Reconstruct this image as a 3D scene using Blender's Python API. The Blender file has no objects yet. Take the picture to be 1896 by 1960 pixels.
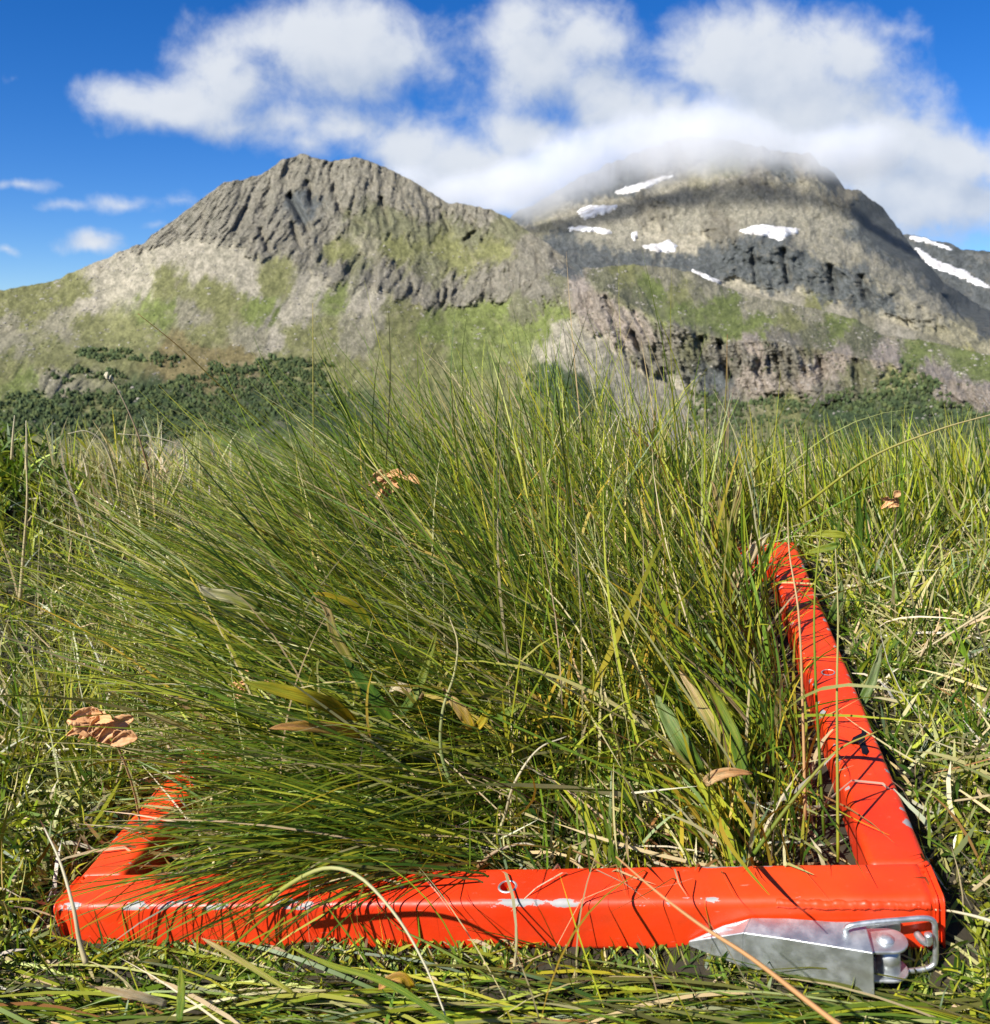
import bpy, bmesh, math, random
import numpy as np
from mathutils import Vector, Matrix

rng = np.random.default_rng(7)
random.seed(7)
S = bpy.context.scene
COL = S.collection

# ------------------------------------------------------------------ camera
CAMZ = 0.40
PITCH = math.radians(-10.0)
FPX, CX, CY = 1860.0, 948.0, 980.0        # focal length and centre of the picture on a 1896 wide plan
cam_d = bpy.data.cameras.new('camera')
cam = bpy.data.objects.new('camera', cam_d)
COL.objects.link(cam)
cam.location = (0, 0, CAMZ)
cam.rotation_euler = (math.pi / 2 + PITCH, 0, 0)
cam_d.sensor_fit = 'HORIZONTAL'
cam_d.sensor_width = 36.0
cam_d.lens = 36.0 * FPX / 1896.0
cam_d.clip_start = 0.02
cam_d.clip_end = 60000
cam_d.dof.use_dof = True
cam_d.dof.focus_distance = 0.72
cam_d.dof.aperture_fstop = 25.0
S.camera = cam

# ------------------------------------------------------------------ light
SUN_TO = Vector((-0.60, -0.50, 0.62)).normalized()
elev = math.asin(SUN_TO.z)
azim = math.atan2(SUN_TO.x, SUN_TO.y)
sd = bpy.data.lights.new('sun', 'SUN')
sd.energy = 5.0
sd.angle = math.radians(0.5)
sd.color = (1.0, 0.95, 0.86)
so = bpy.data.objects.new('sun', sd)
so.rotation_euler = SUN_TO.to_track_quat('Z', 'Y').to_euler()
so.location = (-5, -5, 6)
COL.objects.link(so)
S.view_settings.view_transform = 'Standard'
S.view_settings.look = 'None'
S.view_settings.gamma = 1.0
S.view_settings.exposure = 0.7
S.view_settings.use_curve_mapping = False
S.render.engine = 'CYCLES'
S.cycles.max_bounces = 12
S.cycles.diffuse_bounces = 3
S.cycles.transmission_bounces = 4
S.cycles.volume_bounces = 8
S.cycles.transparent_max_bounces = 16
S.cycles.use_denoising = True


# ------------------------------------------------------------------ node helpers
class NT:
    def __init__(self, tree):
        self.t = tree
        self.n = tree.nodes
        self.l = tree.links

    def new(self, typ, **kw):
        nd = self.n.new(typ)
        for k, v in kw.items():
            setattr(nd, k, v)
        return nd

    def put(self, sock, v):
        if isinstance(v, bpy.types.NodeSocket):
            self.l.new(v, sock)
        elif v is not None:
            if isinstance(v, (tuple, list)) and len(v) == 3 and sock.type == 'RGBA':
                v = (*v, 1)
            sock.default_value = v

    def math(self, op, a, b=None, c=None, clamp=False):
        nd = self.new('ShaderNodeMath', operation=op)
        nd.use_clamp = clamp
        self.put(nd.inputs[0], a)
        self.put(nd.inputs[1], b)
        self.put(nd.inputs[2], c)
        return nd.outputs[0]

    def vmath(self, op, a, b=None, scale=None):
        nd = self.new('ShaderNodeVectorMath', operation=op)
        self.put(nd.inputs[0], a)
        self.put(nd.inputs[1], b)
        if scale is not None:
            self.put(nd.inputs['Scale'], scale)
        return nd.outputs['Value'] if op in ('LENGTH', 'DOT_PRODUCT', 'DISTANCE') else nd.outputs[0]

    def mix(self, f, a, b, blend='MIX'):
        nd = self.new('ShaderNodeMix', data_type='RGBA', blend_type=blend)
        self.put(nd.inputs[0], f)
        self.put(nd.inputs[6], a)
        self.put(nd.inputs[7], b)
        return nd.outputs[2]

    def ramp(self, v, lo, hi, a=0.0, b=1.0, smooth=True):
        nd = self.new('ShaderNodeMapRange')
        nd.interpolation_type = 'SMOOTHSTEP' if smooth else 'LINEAR'
        self.put(nd.inputs[0], v)
        for i, x in zip((1, 2, 3, 4), (lo, hi, a, b)):
            self.put(nd.inputs[i], x)
        return nd.outputs[0]

    def noise(self, vec, scale, detail=3, rough=0.5, dist=0.0, dim='3D'):
        nd = self.new('ShaderNodeTexNoise', noise_dimensions=dim)
        if vec is not None:
            self.l.new(vec, nd.inputs['Vector'])
        nd.inputs['Scale'].default_value = scale
        nd.inputs['Detail'].default_value = detail
        nd.inputs['Roughness'].default_value = rough
        nd.inputs['Distortion'].default_value = dist
        return nd.outputs[0]


def new_mat(name):
    m = bpy.data.materials.new(name)
    m.use_nodes = True
    m.node_tree.nodes.clear()
    g = NT(m.node_tree)
    out = g.new('ShaderNodeOutputMaterial')
    return m, g, out


def uv_of(px, py):
    """picture plan -> horizontal slope pair (x/y, z/y) of the direction"""
    a, b = (px - CX) / FPX, -(py - CY) / FPX
    c, s = math.cos(PITCH), math.sin(PITCH)
    y = c - b * s
    z = s + b * c
    return a / y, z / y


# ------------------------------------------------------------------ sky
world = bpy.data.worlds.new('World')
S.world = world
world.use_nodes = True
world.node_tree.nodes.clear()
g = NT(world.node_tree)
wout = g.new('ShaderNodeOutputWorld')
bg = g.new('ShaderNodeBackground')
sky = g.new('ShaderNodeTexSky', sky_type='NISHITA')
sky.sun_disc = False
sky.sun_elevation = elev
sky.sun_rotation = azim
sky.altitude = 2200
sky.air_density = 1.0
sky.dust_density = 0.0
sky.ozone_density = 4.0
hs = g.new('ShaderNodeHueSaturation')
hs.inputs['Hue'].default_value = 0.508
hs.inputs['Saturation'].default_value = 1.33
hs.inputs['Value'].default_value = 1.0
g.l.new(sky.outputs[0], hs.inputs['Color'])

# clouds: (px, py, rx, ry, weight) of the puffs one can see, ordinary broken cumulus elsewhere
PUFFS = [(640, 95, 230, 95, 1.15), (520, 70, 140, 75, 1), (760, 105, 130, 80, 1), (420, 120, 90, 70, 1),
         (250, 178, 120, 42, .95), (350, 195, 140, 48, 1), (460, 150, 100, 60, 1), (560, 225, 120, 60, .8), (480, 240, 90, 40, .65),
         (660, 250, 130, 75, 1), (780, 285, 150, 75, 1.15), (880, 325, 140, 75, 1.2), (600, 270, 120, 45, .8),
         (1020, 115, 125, 110, 1.15), (1100, 60, 110, 85, 1.1), (1000, 35, 80, 70, 1), (1120, 170, 110, 70, 1),
         (1010, 262, 100, 55, 1), (950, 330, 100, 60, 1), (1200, 210, 150, 95, 1.15), (1300, 260, 200, 100, 1.3),
         (1400, 95, 120, 85, 1.15), (1500, 130, 170, 110, 1.25), (1450, 60, 110, 55, 1), (1620, 130, 100, 75, 1.15), (1710, 60, 60, 45, .7),
         (1550, 230, 210, 100, 1.3), (1700, 270, 160, 65, 1.25), (1850, 300, 140, 65, 1.25), (1800, 390, 220, 90, 1.1), (1650, 330, 150, 80, 1.15),
         (2050, 330, 200, 110, .9),
         (30, 355, 80, 14, .62), (125, 386, 70, 14, .6), (240, 378, 90, 26, .72), (345, 388, 80, 28, .7), (190, 458, 72, 30, .85),
         (40, 150, 45, 25, .5), (15, 478, 30, 14, .6), (300, 425, 50, 15, .55), (700, 12, 70, 22, .55)]

grp = bpy.data.node_groups.new('cloud_field', 'ShaderNodeTree')
grp.interface.new_socket('P', in_out='INPUT', socket_type='NodeSocketVector')
grp.interface.new_socket('F', in_out='OUTPUT', socket_type='NodeSocketFloat')
q = NT(grp)
gi, go = q.new('NodeGroupInput'), q.new('NodeGroupOutput')
P = gi.outputs[0]
warp = q.new('ShaderNodeTexNoise', noise_dimensions='3D')
q.l.new(P, warp.inputs['Vector'])
warp.inputs['Scale'].default_value = 9
warp.inputs['Detail'].default_value = 3
wv = q.vmath('SCALE', q.vmath('SUBTRACT', warp.outputs['Color'], (0.5, 0.5, 0.5)), scale=0.055)
PW = q.vmath('ADD', P, wv)
acc = None
for px, py, rx, ry, w in PUFFS:
    cu, cv = uv_of(px, py)
    d = q.vmath('LENGTH', q.vmath('MULTIPLY', q.vmath('SUBTRACT', PW, (cu, cv, 0)), (FPX / rx, FPX / ry, 0)))
    f = q.math('MULTIPLY', q.math('SUBTRACT', 1.25, q.math('MULTIPLY', d, 0.75)), w)
    acc = f if acc is None else q.math('SMOOTH_MAX', acc, f, 0.22)
n1 = q.noise(P, 8, 6, 0.55)
n2 = q.noise(P, 22, 6, 0.6, 0.3)
F = q.math('ADD', acc, q.math('MULTIPLY', q.math('SUBTRACT', n1, 0.5), 1.6))
F = q.math('ADD', F, q.math('MULTIPLY', q.math('SUBTRACT', n2, 0.5), 0.85))
q.l.new(F, go.inputs[0])

tc = g.new('ShaderNodeTexCoord')
sep = g.new('ShaderNodeSeparateXYZ')
g.l.new(tc.outputs['Generated'], sep.inputs[0])
yy = g.math('MAXIMUM', sep.outputs[1], 0.15)
cmb = g.new('ShaderNodeCombineXYZ')
g.l.new(g.math('DIVIDE', sep.outputs[0], yy), cmb.inputs[0])
g.l.new(g.math('DIVIDE', sep.outputs[2], yy), cmb.inputs[1])


def field(vec):
    nd = g.new('ShaderNodeGroup')
    nd.node_tree = grp
    g.l.new(vec, nd.inputs[0])
    return nd.outputs[0]


F0 = field(cmb.outputs[0])
F1 = field(g.vmath('ADD', cmb.outputs[0], (-0.020, 0.034, 0)))
alpha_f = g.ramp(F0, 0.34, 1.10)
# the rest of the dome: broken clouds of the same kind
nb = g.noise(tc.outputs['Generated'], 3.2, 6, 0.55, 0.4)
alpha_b = g.ramp(nb, 0.56, 0.76)
front = g.ramp(sep.outputs[1], 0.55, 0.72)
zmask = g.ramp(sep.outputs[2], 0.0, 0.1)
hmask = g.ramp(sep.outputs[2], 0.42, 0.60)
front2 = g.math('MULTIPLY', front, g.math('SUBTRACT', 1.0, hmask))
alpha = g.mix(front2, g.math('MULTIPLY', alpha_b, zmask), alpha_f)
lit = g.ramp(g.math('SUBTRACT', F0, F1), -0.8, 0.75)
thick = g.ramp(F0, 0.7, 1.9)
c_base = g.mix(lit, (4.6, 5.4, 6.8), (7.5, 7.9, 8.5))
c_cl = g.mix(g.math('MULTIPLY', thick, 0.30), c_base, (6.0, 6.5, 7.2))
blue = g.mix(1.0, hs.outputs[0], (1.06, 1.15, 1.30), 'MULTIPLY')
final = g.mix(g.math('MULTIPLY', alpha, 0.96), blue, c_cl)
g.l.new(final, bg.inputs['Color'])
bg.inputs['Strength'].default_value = 0.065
g.l.new(bg.outputs[0], wout.inputs['Surface'])


# ------------------------------------------------------------------ numeric noise
def _hash(ix, iy, seed):
    h = (ix.astype(np.int64) * 374761393 + iy.astype(np.int64) * 668265263 + seed * 1442695041) & 0xffffffff
    h = ((h ^ (h >> 13)) * 1274126177) & 0xffffffff
    h = h ^ (h >> 16)
    return (h & 0xffff) / 65535.0 * 2 * math.pi


def perlin(x, y, seed=0):
    ix, iy = np.floor(x), np.floor(y)
    fx, fy = x - ix, y - iy
    u, v = fx * fx * fx * (fx * (fx * 6 - 15) + 10), fy * fy * fy * (fy * (fy * 6 - 15) + 10)

    def gr(dx, dy):
        a = _hash(ix + dx, iy + dy, seed)
        return np.cos(a) * (fx - dx) + np.sin(a) * (fy - dy)
    return ((gr(0, 0) * (1 - u) + gr(1, 0) * u) * (1 - v) + (gr(0, 1) * (1 - u) + gr(1, 1) * u) * v) * 1.5


def fbm(x, y, octv=5, seed=0, gain=0.5, ridged=False):
    a, s, t = 1.0, 0.0, 0.0
    for i in range(octv):
        n = perlin(x, y, seed + i * 17)
        if ridged:
            n = 1 - 2 * np.abs(n)
        s = s + a * n
        t += a
        a *= gain
        x, y = x * 2.03 + 3.1, y * 2.03 - 1.7
    return s / t


def smooth(x, a, b):
    t = np.clip((x - a) / (b - a), 0, 1)
    return t * t * (3 - 2 * t)


# ------------------------------------------------------------------ mesh helpers
def tag(o, label=None, cat=None, group=None, kind=None):
    if label: o['label'] = label
    if cat: o['category'] = cat
    if group: o['group'] = group
    if kind: o['kind'] = kind
    return o


def np_mesh(name, V, Q, mat, parent=None, attrs=None, shade=True, tri=False):
    me = bpy.data.meshes.new(name)
    k = 3 if tri else 4
    me.vertices.add(len(V))
    me.vertices.foreach_set('co', np.asarray(V, np.float32).ravel())
    me.loops.add(len(Q) * k)
    me.loops.foreach_set('vertex_index', np.asarray(Q, np.int32).ravel())
    me.polygons.add(len(Q))
    me.polygons.foreach_set('loop_start', np.arange(0, len(Q) * k, k, dtype=np.int32))
    me.polygons.foreach_set('use_smooth', np.full(len(Q), shade))
    for an, arr in (attrs or {}).items():
        if arr.ndim == 1:
            at = me.attributes.new(an, 'FLOAT', 'POINT')
            at.data.foreach_set('value', arr.astype(np.float32))
        else:
            at = me.attributes.new(an, 'FLOAT_COLOR', 'POINT')
            c = np.ones((len(arr), 4), np.float32)
            c[:, :3] = arr
            at.data.foreach_set('color', c.ravel())
    me.update()
    me.validate()
    me.materials.append(mat)
    o = bpy.data.objects.new(name, me)
    COL.objects.link(o)
    if parent:
        o.parent = parent
    return o


def grid_quads(nr, nc, wrap=False):
    r, c = np.meshgrid(np.arange(nr - 1), np.arange(nc if wrap else nc - 1), indexing='ij')
    c1 = (c + 1) % nc
    return np.stack([r * nc + c, r * nc + c1, (r + 1) * nc + c1, (r + 1) * nc + c], -1).reshape(-1, 4)


def bm_obj(name, bm, mat, parent=None, smooth_=True):
    me = bpy.data.meshes.new(name)
    bm.to_mesh(me)
    bm.free()
    for p in me.polygons:
        p.use_smooth = smooth_
    me.materials.append(mat)
    o = bpy.data.objects.new(name, me)
    COL.objects.link(o)
    if parent:
        o.parent = parent
    return o


def ray_dir(px, py):
    a, b = (np.asarray(px, float) - CX) / FPX, -(np.asarray(py, float) - CY) / FPX
    c, s = math.cos(PITCH), math.sin(PITCH)
    return np.stack([a, c - b * s, s + b * c], -1)


def world_at(px, py, dist):
    """point at a horizontal distance in the direction of a place on the picture plan"""
    d = ray_dir(px, py)
    h = np.hypot(d[..., 0], d[..., 1])
    p = d / h[..., None] * np.asarray(dist, float)[..., None]
    p[..., 2] += CAMZ
    return p


def at(px, py, dist):
    return Vector(world_at(np.array(px), np.array(py), np.array(dist)).tolist())


# ------------------------------------------------------------------ the frame's place
FT = np.array([-0.01975, 0.48641, -0.30321 + CAMZ])
FM = np.array([[0.9785868, 0.15617773, -0.13407608], [-0.17091043, 0.97952003, -0.10644307], [0.11470617, 0.12707879, 0.98523778]])
FA, FD, FW, FH = 0.25, 0.5535, 0.0311, 0.0284
VALLEY = -126.0


def ground_z(x, y):
    x, y = np.asarray(x, float), np.asarray(y, float)
    n = FM[:, 2]
    base = FT - n * FH
    xs = np.where(x < 0, 0.4 * np.tanh(x / 0.4), 0.5 * np.tanh(x / 0.5))
    yc = np.clip(y, -0.4, 1.15 + 0.25 * smooth(x, -0.1, -0.5))
    z = base[2] - (n[0] * (xs - base[0]) + n[1] * (yc - base[1])) / n[2]
    s = np.maximum(0, y - 1.0 - 0.30 * smooth(x, -0.1, -0.5) + 0.10 * np.sin(x * 2.1 + 0.6))
    z = z - 0.42 * (s - 0.45 * (1 - np.exp(-s / 0.45)))
    b = np.maximum(0, -0.4 - y)
    z = z + np.minimum(0.22 * b, 40)
    z = z + 0.012 * fbm(x * 5, y * 5, 3, 5) * np.exp(-np.hypot(x, y) / 8)
    ly = (np.stack([x, y, np.broadcast_to(FT[2] - FH, x.shape)], -1) - FT) @ FM[:, 1]
    z = z - 0.016 * smooth(ly, 0.0, -0.02)
    z = z + 0.10 * np.exp(-((x + 0.86) ** 2 + (y - 1.35) ** 2) / 0.28 ** 2) + 0.02 * np.exp(-((x + 0.45) ** 2 + (y - 1.35) ** 2) / 0.22 ** 2)
    far = np.hypot(x, y)
    z = z + smooth(far, 8, 80) * 3.0 * fbm(x * 0.02, y * 0.02, 4, 9)
    return np.maximum(z, VALLEY + 4 * fbm(x * 0.004, y * 0.004, 3, 3))


def soil_material():
    m, g, out = new_mat('soil')
    p = g.new('ShaderNodeBsdfPrincipled')
    geo = g.new('ShaderNodeNewGeometry')
    n = g.noise(geo.outputs['Position'], 40, 5, 0.6)
    near = g.mix(n, (0.012, 0.010, 0.006), (0.05, 0.04, 0.02))
    n2 = g.noise(geo.outputs['Position'], 0.02, 6, 0.6)
    n3 = g.noise(geo.outputs['Position'], 0.006, 4, 0.6)
    far = g.mix(g.ramp(n2, 0.35, 0.65), (0.07, 0.095, 0.025), (0.15, 0.16, 0.06))
    far = g.mix(g.ramp(n3, 0.55, 0.62), far, (0.035, 0.06, 0.02))
    dist = g.vmath('LENGTH', geo.outputs['Position'])
    g.put(p.inputs['Base Color'], g.mix(g.ramp(dist, 3, 12), near, far))
    p.inputs['Roughness'].default_value = 0.95
    b = g.new('ShaderNodeBump')
    b.inputs['Strength'].default_value = 0.5
    b.inputs['Distance'].default_value = 0.01
    g.l.new(n, b.inputs['Height'])
    g.l.new(b.outputs[0], p.inputs['Normal'])
    g.l.new(p.outputs[0], out.inputs[0])
    return m


rad = np.concatenate([np.linspace(0.0, 2.5, 90), np.geomspace(2.6, 9000, 110)])
ang = np.linspace(0, 2 * math.pi, 240, endpoint=False)
RR, AA = np.meshgrid(rad, ang, indexing='ij')
GX, GY = RR * np.sin(AA), 0.7 + RR * np.cos(AA)
GV = np.stack([GX, GY, ground_z(GX, GY)], -1).reshape(-1, 3)
o = np_mesh('ground', GV, grid_quads(len(rad), len(ang), True)[:, ::-1], soil_material())
tag(o, 'dark soil of the grassy hillside falling away to the valley floor', kind='structure')


# ------------------------------------------------------------------ mountains
def interp_poly(poly, x):
    a = np.array(poly, float)
    return np.interp(x, a[:, 0], a[:, 1])


def seg_dist(px, py, poly):
    """distance in picture units to a polyline, and the signed side (positive: right of the downward line)"""
    best = np.full(px.shape, 1e9)
    side = np.zeros(px.shape)
    for (ax, ay), (bx, by) in zip(poly[:-1], poly[1:]):
        dx, dy = bx - ax, by - ay
        t = np.clip(((px - ax) * dx + (py - ay) * dy) / (dx * dx + dy * dy), 0, 1)
        d = np.hypot(px - ax - t * dx, py - ay - t * dy)
        sgn = np.sign((px - ax) * dy - (py - ay) * dx)
        m = d < best
        best = np.where(m, d, best)
        side = np.where(m, sgn, side)
    return best, side


KINDS_C = {  # albedo, roughness of relief
    'R': ((0.200, 0.184, 0.148), 1.0), 'r': ((0.150, 0.148, 0.090), 0.7), 'S': ((0.270, 0.245, 0.190), 0.2),
    'G': ((0.150, 0.150, 0.065), 0.25), 'L': ((0.128, 0.150, 0.048), 0.2), 'B': ((0.155, 0.128, 0.060), 0.15),
    'P': ((0.300, 0.255, 0.215), 0.75), 'D': ((0.040, 0.060, 0.028), 0.3), 'K': ((0.085, 0.092, 0.094), 0.5),  # K: dark rock, also stands in for shade on the far mountain
    'T': ((0.245, 0.228, 0.182), 0.62), 'H': ((0.20, 0.185, 0.13), 0.4)}


def paint(px, py, ctrl, seed):
    fall = np.where(px < 1000, 0.5, -0.35)                       # scree and grass run down the slope in streaks
    c = px + fall * py
    wx = px + 9 * fbm(px / 6, py / 6, 3, seed + 30) + 30 * fbm(px / 60, py / 60, 6, seed, 0.62) + 20 * fbm(c / 11, py / 75, 4, seed + 5, 0.6)
    wy = py + 30 * fbm(px / 60, py / 60, 6, seed + 90, 0.62) + 26 * fbm(c / 11, py / 75, 4, seed + 95, 0.6)
    num = np.zeros(px.shape + (3,))
    rel = np.zeros(px.shape)
    den = np.zeros(px.shape)
    for x, y, k in ctrl:
        d2 = (wx - x) ** 2 + (1.25 * (wy - y)) ** 2 + 40
        w = d2 ** -3.4
        c, r = KINDS_C[k]
        num += w[..., None] * np.array(c)
        rel += w * r
        den += w
    return num / den[..., None], rel / den


def mountain_material(name, bump=6.0, sc=1.0):
    m, g, out = new_mat(name)
    p = g.new('ShaderNodeBsdfPrincipled')
    a = g.new('ShaderNodeAttribute', attribute_name='albedo')
    pl = g.new('ShaderNodeAttribute', attribute_name='plan')       # a chart spread over the slopes
    v = pl.outputs['Vector']
    n = g.noise(v, 7 * sc, 7, 0.68, 0.3)
    n2 = g.noise(v, 26 * sc, 5, 0.65)
    n3 = g.noise(v, 3.2 * sc, 6, 0.6, 0.6)
    c = g.mix(1.0, a.outputs['Color'], g.mix(g.ramp(n, 0.32, 0.68), (0.62, 0.64, 0.60), (1.36, 1.35, 1.32)), 'MULTIPLY')
    c = g.mix(1.0, c, g.mix(g.ramp(n2, 0.3, 0.7), (0.72, 0.72, 0.72), (1.3, 1.3, 1.28)), 'MULTIPLY')
    c = g.mix(g.math('MULTIPLY', g.ramp(n3, 0.52, 0.72), 0.35), c, (0.27, 0.235, 0.165))
    spots = g.ramp(g.noise(v, 22 * sc, 2, 0.5), 0.70, 0.76)
    c = g.mix(g.math('MULTIPLY', spots, 0.7), c, (0.40, 0.37, 0.32))
    g.put(p.inputs['Base Color'], c)
    p.inputs['Roughness'].default_value = 0.95
    p.inputs['Specular IOR Level'].default_value = 0.1
    b = g.new('ShaderNodeBump')
    rl = g.new('ShaderNodeAttribute', attribute_name='relief')
    g.put(b.inputs['Strength'], g.ramp(rl.outputs['Fac'], 0.1, 0.8, 0.15, 0.9))
    b.inputs['Distance'].default_value = bump
    g.l.new(n, b.inputs['Height'])
    g.l.new(b.outputs[0], p.inputs['Normal'])
    g.l.new(p.outputs[0], out.inputs[0])
    return m


def build_mountain(name, label, xs, ts, nodes, ctrl, amp, seed, mat, carve=(), recede=None, rough_top=6.0):
    """nodes: list of (t, picture height polyline, distance polyline) from foot to ridge"""
    X, T = np.meshgrid(xs, ts)
    tn = [n[0] for n in nodes]
    ys = np.stack([interp_poly(n[1], xs) for n in nodes])
    ds = np.stack([interp_poly(n[2], xs) for n in nodes])
    Y = np.zeros_like(X)
    D = np.zeros_like(X)
    for j in range(len(xs)):
        Y[:, j] = np.interp(ts, tn, ys[:, j])
        D[:, j] = np.interp(ts, tn, ds[:, j])
    # soften the breaks of slope
    for _ in range(8):
        D[1:-1] = (D[:-2] + 2 * D[1:-1] + D[2:]) / 4
    # uneven skyline
    top = smooth(T, 0.8, 1.0)
    Y = Y - top * (rough_top * fbm(X / 24, X * 0 + seed, 5, seed, 0.6) + 2)
    alb, rel = paint(X, Y, ctrl, seed)
    # relief along the line of sight: buttresses and gullies running down the slope
    wx = X + 20 * fbm(X / 90, Y / 90, 3, seed + 3)
    fall = np.interp(X, [300, 560, 800, 1100], [0.8, 0.3, -0.15, -0.4])
    gc = wx + fall * (Y - 420)
    el = 1.0 if seed < 40 else 0.45
    a1 = fbm(gc / (30 / el ** 0.7), (Y + 0.35 * (1 - el) * X) / (130 * el), 6, seed + 1, 0.55, True)
    a2 = fbm(gc / 12 + 0.3 * Y / 12, Y / 48, 5, seed + 2, 0.6, True)
    a3 = fbm(X / 9, Y / 9, 3, seed + 4, 0.6)
    a0 = fbm(X / 170, Y / 170, 4, seed + 8)
    disp = -amp * (rel * (1.5 * a1 + 0.55 * a2 + 0.10 * a3) + 0.5 * a0 * (0.3 + rel) + 0.03 * a3)
    for poly, wid, dep in carve:
        d, side = seg_dist(X, Y, poly)
        disp += dep * np.exp(-(d / wid) ** 2)
    if recede:
        disp += recede(X, Y)
    D2 = D + disp
    V = world_at(X, Y, D2)
    # back of the ridge
    b1 = V[-1].copy(); b1[:, 1] += 260; b1[:, 2] -= 180
    b2 = V[-1].copy(); b2[:, 1] += 1500; b2[:, 2] = VALLEY - 20
    f0 = V[0].copy(); f0[:, :2] *= 0.9; f0[:, 2] = VALLEY - 12
    allv = np.concatenate([f0[None], V, b1[None], b2[None]], 0)
    al = np.concatenate([alb[:1], alb, alb[-1:], alb[-1:]], 0)
    nr, nc = allv.shape[:2]
    pl = np.stack([X / 100, Y / 100, disp / 60], -1)
    pl = np.concatenate([pl[:1] + np.array([0, 1.1, 0]), pl, pl[-1:], pl[-1:]], 0)
    o = np_mesh(name, allv.reshape(-1, 3), grid_quads(nr, nc), mat, attrs={'albedo': al.reshape(-1, 3), 'plan': pl.reshape(-1, 3), 'relief': np.concatenate([rel[:1], rel, rel[-1:], rel[-1:]], 0).reshape(-1)})
    tag(o, label, kind='structure')
    return o, X, Y, V


# near mountain with its lower shoulder
RIDGE1 = [(-500, 640), (-200, 580), (0, 557), (100, 540), (180, 505), (240, 480), (275, 466), (290, 452), (330, 425), (350, 410),
          (390, 380), (430, 350), (470, 344), (510, 330), (540, 308), (575, 296), (600, 303), (630, 310), (680, 303), (700, 308),
          (740, 322), (780, 342), (820, 367), (860, 390), (900, 394), (940, 402), (975, 420), (1010, 442), (1040, 462), (1070, 484),
          (1100, 505), (1116, 514), (1150, 514), (1194, 508), (1260, 512), (1321, 521), (1384, 549), (1426, 565), (1557, 592),
          (1636, 612), (1688, 642), (1793, 658), (1896, 682), (2400, 800)]
MID1 = [(-500, 700), (0, 640), (200, 590), (300, 500), (450, 480), (560, 490), (700, 520), (850, 590), (950, 590), (1050, 560), (1100, 560),
        (1160, 552), (1250, 606), (1330, 634), (1400, 648), (1500, 655), (1600, 674), (1700, 694), (1800, 722), (1896, 744), (2400, 860)]
LOW1 = [(-500, 780), (0, 690), (300, 690), (700, 690), (900, 700), (1000, 700), (1050, 660), (1100, 640), (1160, 660), (1250, 720), (1330, 760),
        (1500, 760), (1700, 770), (1896, 800), (2400, 900)]
FOOT1 = [(-500, 960), (0, 930), (500, 920), (1000, 910), (1400, 900), (1900, 930), (2400, 960)]
near_nodes = [(0.0, FOOT1, [(-500, 900), (2400, 850)]),
              (0.36, LOW1, [(-500, 1700), (900, 1600), (1050, 1450), (1896, 1250), (2400, 1250)]),
              (0.62, MID1, [(-500, 2300), (300, 2600), (700, 2350), (950, 2150), (1100, 1640), (1300, 1460), (1896, 1400), (2400, 1400)]),
              (1.0, RIDGE1, [(-500, 3000), (0, 2900), (575, 3150), (900, 2750), (1010, 2500), (1116, 2050), (1300, 2150), (1600, 2150), (1896, 2000), (2400, 2000)])]
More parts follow.
